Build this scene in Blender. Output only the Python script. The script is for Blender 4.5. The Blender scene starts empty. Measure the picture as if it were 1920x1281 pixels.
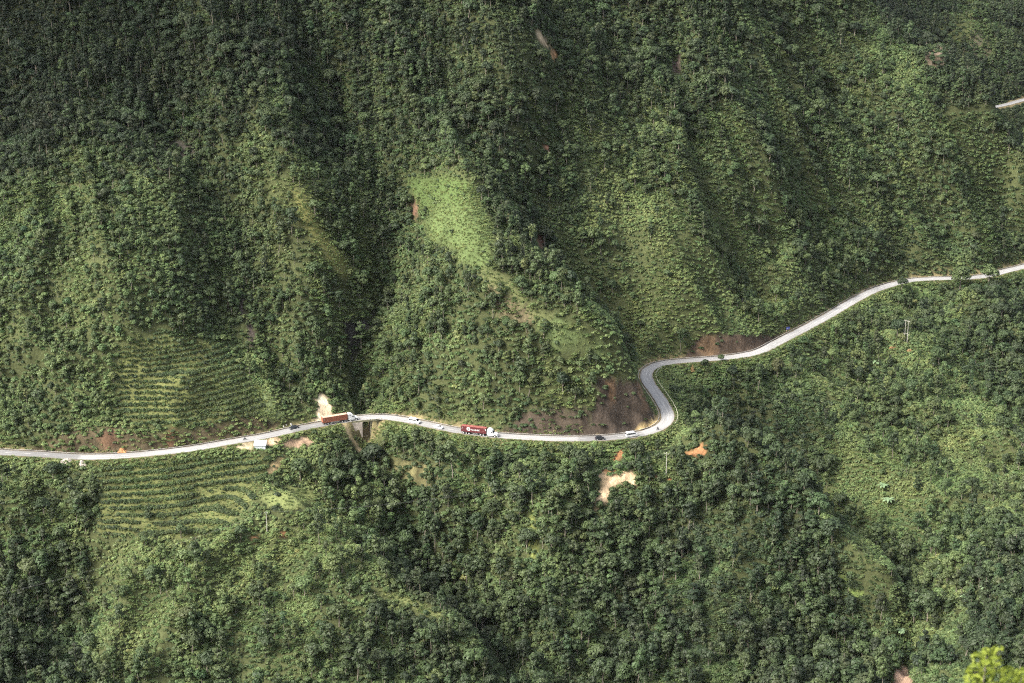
import bpy, math, random
import numpy as np
from mathutils import Vector, Matrix

SC = bpy.context.scene
COL = SC.collection
RNG = np.random.default_rng(7)
random.seed(7)

# ------------------------------------------------------------------ camera model (layout tool)
W, H, F = 1920.0, 1281.0, 3600.0
HC = 330.0
TH = math.radians(18.9)
CT, ST = math.cos(TH), math.sin(TH)

def ray(px, py):
    u = (np.asarray(px, float) - W / 2) / F
    v = (H / 2 - np.asarray(py, float)) / F
    return u, CT + v * ST, -ST + v * CT

def at_z(px, py, z=0.0):
    dx, dy, dz = ray(px, py)
    t = (z - HC) / dz
    return dx * t, dy * t

def at_y(px, py, Y):
    dx, dy, dz = ray(px, py)
    t = Y / dy
    return dx * t, Y, HC + dz * t

def project(x, y, z):
    zz = np.asarray(z, float) - HC
    d = y * CT - zz * ST
    v = y * ST + zz * CT
    d = np.where(np.abs(d) < 1e-3, 1e-3, d)
    return W / 2 + F * x / d, H / 2 - F * v / d, d

# ------------------------------------------------------------------ helpers
def tag(o, label=None, cat=None, group=None, kind=None):
    if label: o['label'] = label
    if cat: o['category'] = cat
    if group: o['group'] = group
    if kind: o['kind'] = kind
    return o

def empty(name, loc, rot=(0, 0, 0), scale=1.0):
    o = bpy.data.objects.new(name, None)
    o.empty_display_size = 0.5
    COL.objects.link(o)
    o.location = loc
    o.rotation_euler = rot
    o.scale = (scale,) * 3 if np.isscalar(scale) else scale
    return o

def mesh_np(name, verts, faces, mat=None, parent=None, smooth=False, link=True):
    """verts (n,3) array, faces (m,k) array of one polygon size"""
    me = bpy.data.meshes.new(name)
    verts = np.asarray(verts, np.float32); faces = np.asarray(faces, np.int32)
    n, (m, k) = len(verts), faces.shape
    me.vertices.add(n); me.vertices.foreach_set('co', verts.ravel())
    me.loops.add(m * k); me.loops.foreach_set('vertex_index', faces.ravel())
    me.polygons.add(m)
    me.polygons.foreach_set('loop_start', np.arange(0, m * k, k, dtype=np.int32))
    me.polygons.foreach_set('loop_total', np.full(m, k, np.int32))
    if smooth: me.polygons.foreach_set('use_smooth', np.ones(m, bool))
    me.update(calc_edges=True)
    if mat: me.materials.append(mat)
    if not link: return me
    o = bpy.data.objects.new(name, me); COL.objects.link(o)
    if parent: o.parent = parent
    return o

class MB:
    def __init__(s): s.v = []; s.f = []
    def add(s, vs, fs):
        b = len(s.v); s.v += [tuple(p) for p in vs]; s.f += [tuple(i + b for i in f) for f in fs]; return s
    def box(s, cx, cy, cz, sx, sy, sz, rz=0.0):
        c, n = math.cos(rz), math.sin(rz); vs = []
        for dz in (-.5, .5):
            for dx, dy in ((-.5, -.5), (.5, -.5), (.5, .5), (-.5, .5)):
                x, y = dx * sx, dy * sy
                vs.append((cx + x * c - y * n, cy + x * n + y * c, cz + dz * sz))
        return s.add(vs, [(3, 2, 1, 0), (4, 5, 6, 7), (0, 1, 5, 4), (1, 2, 6, 5), (2, 3, 7, 6), (3, 0, 4, 7)])
    def prism(s, prof, y0, y1, inset=None):
        """profile in x,z swept along y; inset narrows the points whose z is above inset[0] by inset[1]"""
        n = len(prof); vs = []
        for y in (y0, y1):
            for x, z in prof:
                yy = y
                if inset and z > inset[0]:
                    k = min(1.0, (z - inset[0]) / inset[2]) * inset[1]
                    yy = y + (k if y < 0 else -k)
                vs.append((x, yy, z))
        fs = [tuple(range(n)), tuple(range(2 * n - 1, n - 1, -1))]
        fs += [((i + 1) % n, i, n + i, n + (i + 1) % n) for i in range(n)]
        return s.add(vs, fs)
    def cyl(s, p0, p1, r0, r1=None, n=12):
        r1 = r0 if r1 is None else r1
        p0, p1 = Vector(p0), Vector(p1); d = (p1 - p0).normalized()
        a = d.orthogonal().normalized(); b = d.cross(a); vs = []
        for p, r in ((p0, r0), (p1, r1)):
            for i in range(n):
                t = 2 * math.pi * i / n
                vs.append(p + (a * math.cos(t) + b * math.sin(t)) * r)
        fs = [tuple(range(n - 1, -1, -1)), tuple(range(n, 2 * n))]
        fs += [(i, (i + 1) % n, n + (i + 1) % n, n + i) for i in range(n)]
        return s.add(vs, fs)
    def tube(s, pts, rad, n=6):
        pts = [Vector(p) for p in pts]; m = len(pts)
        rad = [rad] * m if np.isscalar(rad) else rad
        vs = []; a = None
        for i, p in enumerate(pts):
            d = (pts[min(i + 1, m - 1)] - pts[max(i - 1, 0)]).normalized()
            if a is None: a = d.orthogonal().normalized()
            a = (a - d * a.dot(d)).normalized(); b = d.cross(a)
            for k in range(n):
                t = 2 * math.pi * k / n
                vs.append(p + (a * math.cos(t) + b * math.sin(t)) * rad[i])
        fs = [tuple(range(n - 1, -1, -1)), tuple(range((m - 1) * n, m * n))]
        for i in range(m - 1):
            for k in range(n):
                fs.append((i * n + k, i * n + (k + 1) % n, (i + 1) * n + (k + 1) % n, (i + 1) * n + k))
        return s.add(vs, fs)
    def build(s, name, mat, parent=None, bevel=0.0, smooth=False, loc=None):
        me = bpy.data.meshes.new(name); me.from_pydata([tuple(p) for p in s.v], [], s.f); me.update()
        if mat: me.materials.append(mat)
        if smooth:
            for p in me.polygons: p.use_smooth = True
        o = bpy.data.objects.new(name, me); COL.objects.link(o)
        if parent: o.parent = parent
        if loc is not None: o.location = loc
        if bevel:
            m = o.modifiers.new('bevel', 'BEVEL'); m.width = bevel; m.segments = 2; m.limit_method = 'ANGLE'
        return o

# value noise -----------------------------------------------------------------
_PERM = np.random.default_rng(3).random((256, 256))
def vnoise(x, y):
    xi = np.floor(x).astype(int); yi = np.floor(y).astype(int)
    fx = x - xi; fy = y - yi
    fx = fx * fx * fx * (fx * (fx * 6 - 15) + 10); fy = fy * fy * fy * (fy * (fy * 6 - 15) + 10)
    a = _PERM[xi & 255, yi & 255]; b = _PERM[(xi + 1) & 255, yi & 255]
    c = _PERM[xi & 255, (yi + 1) & 255]; d = _PERM[(xi + 1) & 255, (yi + 1) & 255]
    return (a * (1 - fx) + b * fx) * (1 - fy) + (c * (1 - fx) + d * fx) * fy
def fbm(x, y, oct=4):
    s = 0; a = .5
    for i in range(oct):
        s = s + a * (vnoise(x * 2 ** i + 17.3 * i, y * 2 ** i + 5.1 * i) * 2 - 1); a *= .5
    return s
def sstep(a, b, x):
    t = np.clip((x - a) / (b - a), 0, 1); return t * t * (3 - 2 * t)
def in_poly(px, py, poly):
    px = np.asarray(px); py = np.asarray(py); r = np.zeros(px.shape, bool); n = len(poly)
    for i in range(n):
        x0, y0 = poly[i]; x1, y1 = poly[(i + 1) % n]
        if y0 == y1: continue
        c = ((y0 > py) != (y1 > py)) & (px < (x1 - x0) * (py - y0) / (y1 - y0) + x0)
        r ^= c
    return r

# ------------------------------------------------------------------ materials
def new_mat(name):
    m = bpy.data.materials.new(name); m.use_nodes = True
    nt = m.node_tree; nt.nodes.clear()
    out = nt.nodes.new('ShaderNodeOutputMaterial')
    return m, nt, out
def N(nt, t, **kw):
    n = nt.nodes.new(t)
    for k, v in kw.items():
        if hasattr(n, k): setattr(n, k, v)
    return n
_pm = {}
def paint(name, col, rough=.5, metal=0.0, var=.12, scale=3.0):
    """plain coat with slight procedural unevenness and grime"""
    if name in _pm: return _pm[name]
    m, nt, out = new_mat(name)
    b = N(nt, 'ShaderNodeBsdfPrincipled')
    tc = N(nt, 'ShaderNodeTexCoord'); nz = N(nt, 'ShaderNodeTexNoise')
    nz.inputs['Scale'].default_value = scale; nz.inputs['Detail'].default_value = 4
    nt.links.new(tc.outputs['Object'], nz.inputs['Vector'])
    rp = N(nt, 'ShaderNodeValToRGB')
    rp.color_ramp.elements[0].position = .3; rp.color_ramp.elements[1].position = .7
    rp.color_ramp.elements[0].color = (*[c * (1 - var) for c in col], 1)
    rp.color_ramp.elements[1].color = (*[min(1, c * (1 + var)) for c in col], 1)
    nt.links.new(nz.outputs['Fac'], rp.inputs['Fac'])
    nt.links.new(rp.outputs['Color'], b.inputs['Base Color'])
    b.inputs['Roughness'].default_value = rough; b.inputs['Metallic'].default_value = metal
    nt.links.new(b.outputs[0], out.inputs['Surface'])
    _pm[name] = m
    return m

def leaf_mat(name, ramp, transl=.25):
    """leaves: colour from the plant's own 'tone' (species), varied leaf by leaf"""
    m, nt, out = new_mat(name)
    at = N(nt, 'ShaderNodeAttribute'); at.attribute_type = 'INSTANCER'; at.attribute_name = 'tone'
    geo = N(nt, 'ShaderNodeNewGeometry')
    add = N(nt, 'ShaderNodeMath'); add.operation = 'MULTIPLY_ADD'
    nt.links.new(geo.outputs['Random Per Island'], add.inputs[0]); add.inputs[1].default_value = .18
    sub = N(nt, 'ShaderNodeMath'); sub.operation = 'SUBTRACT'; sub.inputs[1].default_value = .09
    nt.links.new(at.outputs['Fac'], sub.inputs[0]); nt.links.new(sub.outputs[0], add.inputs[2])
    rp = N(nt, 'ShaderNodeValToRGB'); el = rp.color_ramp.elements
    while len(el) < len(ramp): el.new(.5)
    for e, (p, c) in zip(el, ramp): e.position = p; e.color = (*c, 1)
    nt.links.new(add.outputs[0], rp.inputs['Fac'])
    # hue drift between single plants
    at2 = N(nt, 'ShaderNodeAttribute'); at2.attribute_type = 'INSTANCER'; at2.attribute_name = 'hue'
    hs = N(nt, 'ShaderNodeHueSaturation')
    mh = N(nt, 'ShaderNodeMath'); mh.operation = 'ADD'; mh.inputs[1].default_value = .5
    nt.links.new(at2.outputs['Fac'], mh.inputs[0]); nt.links.new(mh.outputs[0], hs.inputs['Hue'])
    nt.links.new(rp.outputs['Color'], hs.inputs['Color'])
    d = N(nt, 'ShaderNodeBsdfPrincipled'); d.inputs['Roughness'].default_value = .55
    d.inputs['Specular IOR Level'].default_value = .3
    tr = N(nt, 'ShaderNodeBsdfTranslucent'); mx = N(nt, 'ShaderNodeMixShader'); mx.inputs[0].default_value = transl
    nt.links.new(hs.outputs[0], d.inputs['Base Color']); nt.links.new(hs.outputs[0], tr.inputs['Color'])
    nt.links.new(d.outputs[0], mx.inputs[1]); nt.links.new(tr.outputs[0], mx.inputs[2])
    nt.links.new(mx.outputs[0], out.inputs['Surface'])
    return m

LEAF_RAMP = [(0.0, (.027, .039, .021)), (.25, (.047, .070, .031)), (.5, (.084, .123, .047)),
             (.75, (.134, .189, .068)), (1.0, (.197, .253, .092))]
M_LEAF = leaf_mat('leaf_green', LEAF_RAMP)
M_BARK = paint('bark_grey', (.16, .14, .11), .9, var=.35, scale=2)

# ------------------------------------------------------------------ road centreline (level road, read off on the ground plane)
ROAD_PX = [(-330, 800), (-200, 825), (-90, 840), (0, 848.5), (60, 851), (146, 857), (233, 855), (350, 843), (440, 827.5), (501, 817.5),
           (561, 803.5), (620, 792.5), (675, 784), (712, 781.5), (750, 785.5), (790, 793.5), (850, 806.5), (905, 814), (950, 818.5), (1000, 821),
           (1050, 823), (1100, 823), (1150, 820.5), (1200, 814), (1228, 806.5), (1247, 795), (1253, 781), (1247, 763), (1233, 741), (1217, 719),
           (1211, 703), (1219, 690), (1245, 680.5), (1300, 675.5), (1350, 672), (1400, 665.5), (1428, 658), (1466, 638), (1509, 616), (1553, 592),
           (1591, 569.5), (1632, 547.5), (1668, 535), (1700, 527), (1741, 523), (1810, 521.5), (1851, 517.5), (1886, 508), (1920, 500),
           (2000, 478), (2120, 450)]
FAR_PX = [(1780, 206), (1850, 203), (1872, 200), (1895, 194), (1920, 187), (1990, 172), (2100, 160)]

def centreline(pxs, step=1.5):
    x, y = at_z([p[0] for p in pxs], [p[1] for p in pxs], 0.0)
    P = np.stack([x, y], 1)
    # Catmull-Rom through the points, then even spacing and light smoothing
    Q = []
    for i in range(len(P) - 1):
        p0, p1, p2, p3 = P[max(i - 1, 0)], P[i], P[i + 1], P[min(i + 2, len(P) - 1)]
        for t in np.linspace(0, 1, 24, endpoint=False):
            Q.append(.5 * ((2 * p1) + (-p0 + p2) * t + (2 * p0 - 5 * p1 + 4 * p2 - p3) * t * t + (-p0 + 3 * p1 - 3 * p2 + p3) * t ** 3))
    Q = np.array(Q + [P[-1]])
    s = np.r_[0, np.cumsum(np.hypot(*np.diff(Q, axis=0).T))]
    u = np.arange(0, s[-1], step)
    R = np.stack([np.interp(u, s, Q[:, 0]), np.interp(u, s, Q[:, 1])], 1)
    k = np.ones(7) / 7
    for _ in range(2):
        R[3:-3] = np.stack([np.convolve(R[:, 0], k, 'valid'), np.convolve(R[:, 1], k, 'valid')], 1)
    return R
ROAD = centreline(ROAD_PX)
FAR = centreline(FAR_PX, 4.0)
def tangents(R):
    t = np.gradient(R, axis=0); return t / np.linalg.norm(t, axis=1, keepdims=True)
ROAD_T = tangents(ROAD); FAR_T = tangents(FAR)
def road_dist(x, y, R=None, T=None):
    """unsigned distance, signed side (+ = left of travel = uphill), index"""
    R = ROAD if R is None else R; T = ROAD_T if T is None else T
    x = np.asarray(x, float).ravel(); y = np.asarray(y, float).ravel()
    d = np.full(x.shape, 1e9); side = np.zeros(x.shape); idx = np.zeros(x.shape, int)
    for a in range(0, len(x), 20000):
        xx = x[a:a + 20000, None] - R[None, :, 0]; yy = y[a:a + 20000, None] - R[None, :, 1]
        d2 = xx * xx + yy * yy; k = d2.argmin(1); r = np.arange(len(k))
        sd = T[k, 0] * yy[r, k] - T[k, 1] * xx[r, k]
        lon = T[k, 0] * xx[r, k] + T[k, 1] * yy[r, k]
        inner = (k > 0) & (k < len(R) - 1)
        d[a:a + 20000] = np.where(inner & (np.abs(lon) < 5), np.abs(sd), np.sqrt(d2[r, k]))
        side[a:a + 20000] = sd; idx[a:a + 20000] = k
    return d, side, idx

# ------------------------------------------------------------------ terrain: control points read off the photo, each with its own distance
YF = [(-400, 800), (0, 812), (250, 808), (500, 830), (680, 862), (850, 846), (1100, 838), (1200, 852), (1260, 905), (1400, 935),
      (1600, 1020), (1800, 1075), (2150, 1115)]
def Yf(px): return float(np.interp(px, [a for a, _ in YF], [b for _, b in YF]))
CP = []
def tanp(py):
    _, dy, dz = ray(0, py); return -dz / dy
def U(px, py, d, s=.85):
    Y = (HC + s * Yf(px)) / (s + tanp(py)) + d
    CP.append(at_y(px, py, Y))
def UR(px, py, d):
    s = float(np.interp(px, [1100, 1280, 1400, 1550, 1680, 1800], [.85, .8, .66, .62, .7, .78]))
    yf = float(np.interp(px, [1100, 1260, 1400, 1600, 1800, 2150], [940, 918, 938, 1022, 1077, 1118]))
    Y = (HC + s * yf) / (s + tanp(py)) + d
    CP.append(at_y(px, py, Y))
def L(px, py, d, s=.62, yf=None):
    Y = (HC + s * (Yf(px) if yf is None else yf)) / (s + tanp(py)) + d
    CP.append(at_y(px, py, Y))
def A(px, py, Y): CP.append(at_y(px, py, Y))
def Z(x, y, z): CP.append((x, y, z))

# upper left mountain
for a in [(-300, 100, 25), (-300, 500, 15), (-300, 760, 5), (-120, 300, 25), (0, 60, 30), (0, 200, 34), (0, 420, 12), (0, 600, 4), (0, 760, 0),
          (130, 120, 24), (170, 260, 18), (150, 400, -4), (250, 330, -8), (250, 470, -16), (200, 620, -14), (130, 760, -4), (330, 200, 8), (330, 60, 14),
          (300, 560, -12), (340, 700, -10), (330, 790, -6), (420, 330, 6), (430, 470, 16), (470, 600, 22), (520, 700, 18), (420, 760, -6), (560, 775, 4),
          (450, 60, -2), (480, 200, -12), (545, 340, -16), (610, 445, -15), (645, 520, -7), (560, 560, -6), (590, 660, -6), (630, 730, 2),
          (600, 60, 6), (650, 180, 7), (700, 300, 8), (765, 400, 12), (742, 490, 17), (704, 590, 20), (670, 690, 16), (682, 755, 10),
          (760, 120, 10), (830, 60, 4), (860, 170, 2), (950, 160, 2), (940, 280, 4), (960, 60, 4)]: U(a[0], a[1], a[2] * .72)
# central spur
for a in [(850, 260, 0), (862, 350, -13), (872, 440, -23), (900, 520, -27), (980, 580, -30), (1060, 640, -24), (1150, 690, -21), (1193, 720, -14),
          (780, 520, 6), (770, 620, 2), (745, 710, 4), (760, 770, 0), (860, 640, -16), (860, 740, -8), (980, 680, -20), (980, 770, -8), (1100, 760, -10), (1170, 785, -6)]: U(*a)
# gully behind the spur
for a in [(1040, 40, 1062), (1045, 130, 1038), (1040, 220, 1012), (1022, 310, 986), (1000, 420, 955), (1050, 505, 950), (1112, 585, 946), (1190, 660, 934)]: A(*a)
# right-hand mountain
for a in [(1120, 80, 16), (1150, 200, 6), (1150, 320, -6), (1180, 420, -8), (1200, 540, -4), (1230, 640, 0), (1270, 80, 26), (1275, 180, 18), (1290, 320, 0),
          (1330, 460, -8), (1330, 580, -6), (1380, 640, -2), (1380, 60, 8), (1420, 180, 0), (1440, 320, -4), (1480, 450, -6), (1500, 570, -2),
          (1500, 80, 12), (1560, 200, 12), (1600, 320, 8), (1640, 440, 4), (1680, 510, 6), (1590, 30, 8), (1650, 85, 2), (1700, 125, -4), (1760, 175, -8),
          (1840, 232, -12), (1925, 300, -16), (1700, 250, -4), (1780, 330, -6), (1740, 430, 0), (1850, 420, -4), (1850, 490, 0), (1960, 400, -4), (2050, 420, 0), (2080, 340, -6)]: UR(*a)
# hidden ground behind the right ridge, and the far valley side
for px, Y, z in [(1650, 1330, 60), (1750, 1330, 10), (1850, 1320, -20), (1950, 1320, -40), (1750, 1470, -30), (1900, 1470, -30), (2100, 1300, -30), (2100, 1480, -30)]:
    Z((px - 960) / F * (Y * CT + 300 * ST), Y, z)
for a in [(1735, 150, 1590), (1790, 190, 1560), (1800, 110, 1645), (1840, 48, 1690), (1880, 130, 1630), (1900, 60, 1715), (1760, 60, 1740), (1700, 30, 1740), (1660, 10, 1740),
          (1780, 5, 1830), (1900, 5, 1850), (1960, 100, 1680), (1960, 176, 1590), (1890, 180, 1592), (1890, 215, 1568), (1960, 230, 1540), (2100, 60, 1700)]: A(*a)
# below the road, left of the bend
for a in [(-250, 900, 0), (-250, 1200, 0), (0, 900, 0), (0, 1040, 8), (0, 1200, 12), (120, 950, 6), (120, 1100, 6), (150, 1250, 0), (300, 900, -6), (300, 1000, -8),
          (300, 1120, -10), (330, 1250, -10), (430, 860, -4), (430, 960, -10), (470, 1080, -16), (500, 1220, -18), (560, 860, -2), (540, 918, 2), (545, 960, -14),
          (620, 1030, -18), (720, 1110, -24), (850, 1165, -24), (760, 1220, -24), (650, 870, 6), (640, 950, 2), (690, 830, 10), (730, 920, 14), (770, 1000, 16),
          (815, 1080, 16), (900, 1170, 4), (960, 1260, 0), (760, 850, 2), (850, 880, 0), (900, 980, 4), (960, 870, 0), (1000, 1080, 2), (1080, 900, -2),
          (1100, 1000, -2), (1150, 1160, 0), (1120, 870, 0), (1230, 850, -4), (1230, 960, -8), (1280, 1080, -8), (1250, 1240, -4)]: L(a[0], a[1], a[2] * min(1, max(.25, (a[1] - 800) / 150)), yf=min(Yf(a[0]), 848) if a[0] > 900 else None)
# spur below the bend and the side valley right of it
for px, py, d in [(1290, 830, -6), (1345, 870, -8), (1450, 930, -12), (1550, 1020, -12), (1640, 1110, -10), (1480, 1080, -12), (1420, 1200, -8), (1600, 1250, -4)]:
    L(px, py, d, yf=846)
for px, py, d in [(1285, 715, 4), (1290, 760, -14), (1360, 760, 6), (1400, 800, 2), (1480, 880, -14), (1570, 940, -42), (1660, 1030, -80), (1715, 1130, -120), (1690, 1260, -150)]:
    L(px, py, d, .60)
for px, py, Y in [(1500, 680, 950), (1550, 760, 925), (1600, 850, 890), (1700, 620, 1000), (1700, 720, 955), (1720, 850, 890), (1800, 560, 1045), (1800, 680, 985), (1800, 800, 915),
                  (1830, 950, 840), (1900, 620, 1030), (1900, 760, 940), (1910, 900, 850), (1900, 1040, 770), (1790, 1060, 785), (1830, 1180, 700), (1910, 1180, 680), (1900, 1270, 640),
                  (1770, 1270, 670), (2050, 560, 1070), (2080, 800, 920), (2080, 1100, 720)]: A(px, py, Y)
# the road itself
for i in range(0, len(ROAD), 14):
    Z(ROAD[i, 0], ROAD[i, 1], 0)
for i in range(0, len(FAR), 10): Z(FAR[i, 0], FAR[i, 1], 0)
_rpx = project(ROAD[:, 0], ROAD[:, 1], 0 * ROAD[:, 0])[0]
for i in range(0, len(ROAD), 9):
    if abs(_rpx[i] - 683) < 60 or 1195 < _rpx[i] < 1330: continue
    nx_, ny_ = ROAD_T[i, 1], -ROAD_T[i, 0]
    Z(ROAD[i, 0] + nx_ * 13, ROAD[i, 1] + ny_ * 13, -6.5)
    if i % 2 == 0: Z(ROAD[i, 0] + nx_ * 30, ROAD[i, 1] + ny_ * 30, -17)
    if _rpx[i] < 600 or _rpx[i] > 1330:
        Z(ROAD[i, 0] - nx_ * 14, ROAD[i, 1] - ny_ * 14, 9.5)
        if i % 2 == 0: Z(ROAD[i, 0] - nx_ * 32, ROAD[i, 1] - ny_ * 32, 22)
# ground out of the frame: the valley floor and the near bank the camera stands on
for x in (-420, -200, 0, 200, 420):
    Z(x, 560, -128 if x < 150 else -118); Z(x, 420, -60 + .02 * x); Z(x, 300, 70); Z(x, 150, 205)
    Z(x, 60, 274); Z(x, 20, 312 if x else 313)
    if abs(x) > 10: Z(x, 0, 322); Z(x, -60, 350)
Z(0, 0, 327.2); Z(0, -60, 352)
for x in (-420, -150): Z(x, 1200, 290); Z(x, 1330, 350); Z(x, 1700, 400)
Z(60, 1230, 262); Z(60, 1400, 330); Z(180, 1260, 205); Z(100, 1700, 380); Z(200, 2050, 330)
for x in (520, 640): Z(x, 1120, 0); Z(x, 900, -40); Z(x, 650, -100); Z(x, 1900, 140); Z(x, 1700, 80)
Z(-520, 1000, 180); Z(-520, 820, 0); Z(-520, 650, -90)
for x in (350, 480): Z(x, 2050, 190)
CP = np.array([tuple(map(float, c)) for c in CP])

SS = 100.0
def tps_fit(P, lam=.004):
    n = len(P); X = P[:, :2] / SS
    r2 = ((X[:, None] - X[None]) ** 2).sum(-1)
    K = .5 * r2 * np.log(np.maximum(r2, 1e-12)) + lam * np.eye(n)
    Q = np.c_[np.ones(n), X]
    Mx = np.zeros((n + 3, n + 3)); Mx[:n, :n] = K; Mx[:n, n:] = Q; Mx[n:, :n] = Q.T
    return np.linalg.solve(Mx, np.r_[P[:, 2], 0, 0, 0])
TW = tps_fit(CP)
def tps(x, y):
    x = x.ravel() / SS; y = y.ravel() / SS; o = np.empty(x.shape); n = len(CP); X = CP[:, :2] / SS
    for a in range(0, len(x), 20000):
        xx, yy = x[a:a + 20000], y[a:a + 20000]
        r2 = (xx[:, None] - X[None, :, 0]) ** 2 + (yy[:, None] - X[None, :, 1]) ** 2
        o[a:a + 20000] = (.5 * r2 * np.log(np.maximum(r2, 1e-12))) @ TW[:n] + TW[n] + TW[n + 1] * xx + TW[n + 2] * yy
    return o

def axis(*segs):
    o = []
    for a, b, s in segs: o.append(np.arange(a, b, s))
    return np.concatenate(o)
GX = axis((-560, -290, 8), (-290, 340, 1.6), (340, 500, 3.2), (500, 680, 10))
GY = axis((-70, 560, 9), (560, 690, 3), (690, 1080, 1.4), (1080, 1300, 3.2), (1300, 1860, 4), (1860, 2120, 9))
gx, gy = np.meshgrid(GX, GY)           # rows = y
gz = tps(gx, gy).reshape(gx.shape)

rd, rside, ridx = [a.reshape(gx.shape) for a in road_dist(gx, gy)]
fd = road_dist(gx, gy, FAR, FAR_T)[0].reshape(gx.shape)
rmin = np.minimum(rd, fd)
def zq(x, y):
    x = np.asarray(x, float); y = np.asarray(y, float)
    i = np.clip(np.searchsorted(GX, x) - 1, 0, len(GX) - 2); j = np.clip(np.searchsorted(GY, y) - 1, 0, len(GY) - 2)
    fx = np.clip((x - GX[i]) / (GX[i + 1] - GX[i]), 0, 1); fy = np.clip((y - GY[j]) / (GY[j + 1] - GY[j]), 0, 1)
    return (gz[j, i] * (1 - fx) + gz[j, i + 1] * fx) * (1 - fy) + (gz[j + 1, i] * (1 - fx) + gz[j + 1, i + 1] * fx) * fy
def zq_of(G, x, y):
    i = np.clip(np.searchsorted(GX, x) - 1, 0, len(GX) - 2); j = np.clip(np.searchsorted(GY, y) - 1, 0, len(GY) - 2)
    fx = np.clip((x - GX[i]) / (GX[i + 1] - GX[i]), 0, 1); fy = np.clip((y - GY[j]) / (GY[j + 1] - GY[j]), 0, 1)
    return (G[j, i] * (1 - fx) + G[j, i + 1] * fx) * (1 - fy) + (G[j + 1, i] * (1 - fx) + G[j + 1, i + 1] * fx) * fy
def hit(px, py):
    """first point of the ground seen at these photo coordinates"""
    dx, dy, dz = ray(float(px), float(py))
    t = np.arange(450, 2100, .6) / dy
    x, y, z = dx * t, dy * t, HC + dz * t
    b = np.nonzero(z < zq(x, y))[0]
    k = b[0] if len(b) else len(t) - 1
    return np.array([x[k], y[k], zq(x[k], y[k])])
# sharp crests and ravines along the lines the photo shows
CREST = [([(440, 20), (470, 130), (490, 240), (545, 340), (610, 440), (650, 520), (662, 600)], 4, 22), ([(835, 290), (862, 360), (880, 440), (905, 520), (985, 580), (1065, 640), (1150, 690), (1196, 722)], 7, 22),
    ([(1105, 150), (1115, 240), (1160, 330), (1215, 440), (1290, 560)], 6, 24), ([(1330, 0), (1400, 60), (1492, 150), (1531, 194), (1581, 253), (1625, 310), (1650, 400)], 8, 22),
    ([(1590, 0), (1650, 65), (1700, 112), (1770, 170), (1850, 225), (1925, 295)], 6, 22), ([(540, 955), (620, 1030), (720, 1112), (850, 1162), (900, 1240)], 6, 18),
    ([(1260, 832), (1340, 862), (1450, 925), (1550, 1015), (1650, 1110)], 10, 18), ([(120, 300), (200, 290), (320, 370), (400, 470), (445, 600), (490, 700)], 7, 22),
    ([(700, 60), (740, 170), (800, 270)], 5, 20), ([(930, 60), (960, 180), (940, 300)], 5, 22), ([(1230, 0), (1245, 120), (1270, 240)], 5, 22), ([(1760, 160), (1840, 48), (1900, 110)], 7, 18), ([(1180, 1000), (1120, 1100), (1060, 1220)], 4, 22), ([(1420, 960), (1380, 1080), (1330, 1220)], 4, 20)]
RAVINE = [([(345, 310), (440, 420), (475, 560), (520, 690), (562, 762)], 8, 18), ([(620, 120), (690, 290), (765, 400), (738, 500), (700, 600), (664, 690), (680, 765)], 6, 16),
    ([(1040, 40), (1045, 200), (1020, 310), (1000, 420), (1052, 505), (1115, 588), (1185, 655)], 8, 20), ([(1265, 80), (1285, 190), (1300, 320), (1340, 430)], 7, 20), ([(1530, 120), (1590, 230), (1645, 330), (1685, 430)], 9, 20),
    ([(1295, 725), (1380, 790), (1480, 880), (1570, 940), (1660, 1030), (1715, 1130), (1690, 1260)], 8, 18), ([(690, 850), (735, 920), (775, 1000), (820, 1080), (905, 1170), (960, 1260)], 7, 16),
    ([(560, 60), (600, 170), (650, 250)], 6, 18), ([(840, 60), (850, 180), (900, 300), (950, 400)], 5, 18), ([(1180, 940), (1220, 1050), (1180, 1200)], 5, 18), ([(240, 60), (300, 180), (340, 260)], 6, 20), ([(90, 900), (110, 1050), (160, 1200)], 5, 20)]
def line_dist(px_pts):
    P = np.array([hit(*q)[:2] for q in px_pts]); d = np.full(gx.shape, 1e9)
    for k in range(len(P) - 1):
        a, b = P[k], P[k + 1]; ab = b - a; t = np.clip(((gx - a[0]) * ab[0] + (gy - a[1]) * ab[1]) / (ab @ ab + 1e-9), 0, 1)
        d = np.minimum(d, np.hypot(gx - a[0] - ab[0] * t, gy - a[1] - ab[1] * t))
    return d
rmin = np.minimum(rd, fd)
_add = np.zeros(gx.shape); wob = 6 * fbm(gx / 22, gy / 22, 3)
for sgn, LS in ((1, CREST), (-1, RAVINE)):
    for pts, amp, wdt in LS: _add += sgn * amp * 1.5 * np.exp(-np.abs(line_dist(pts) + wob * .5) / (wdt * .78))
gz += _add * sstep(6, 34, rmin)
# relief: ribs running down the slopes, hummocks
away = sstep(5, 32, rmin)
wx = gx + 14 * fbm(gx / 60, gy / 60, 2); wy = gy + 14 * fbm(gx / 60 + 9, gy / 60 + 4, 2)
kx = np.where(gy > 845, .30 + .55 * sstep(30, 130, gx), -.25 + .5 * sstep(60, 140, gx)); wx = wx + kx * (gy - 900)
ribs = 1 - 2 * np.abs(vnoise(wx / 36, wy / 110) * 2 - 1)
ribs2 = 1 - 2 * np.abs(vnoise(wx / 16 + 7, wy / 48) * 2 - 1)
vis = sstep(540, 680, gy)
_tx, _ty, _ = project(gx, gy, gz); calm = np.zeros(gx.shape)
for poly in ([(175, 865), (515, 850), (600, 905), (600, 965), (500, 975), (410, 1015), (175, 1015)], [(215, 640), (420, 630), (510, 765), (480, 795), (210, 800)]): calm = np.maximum(calm, in_poly(_tx, _ty, poly))
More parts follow.
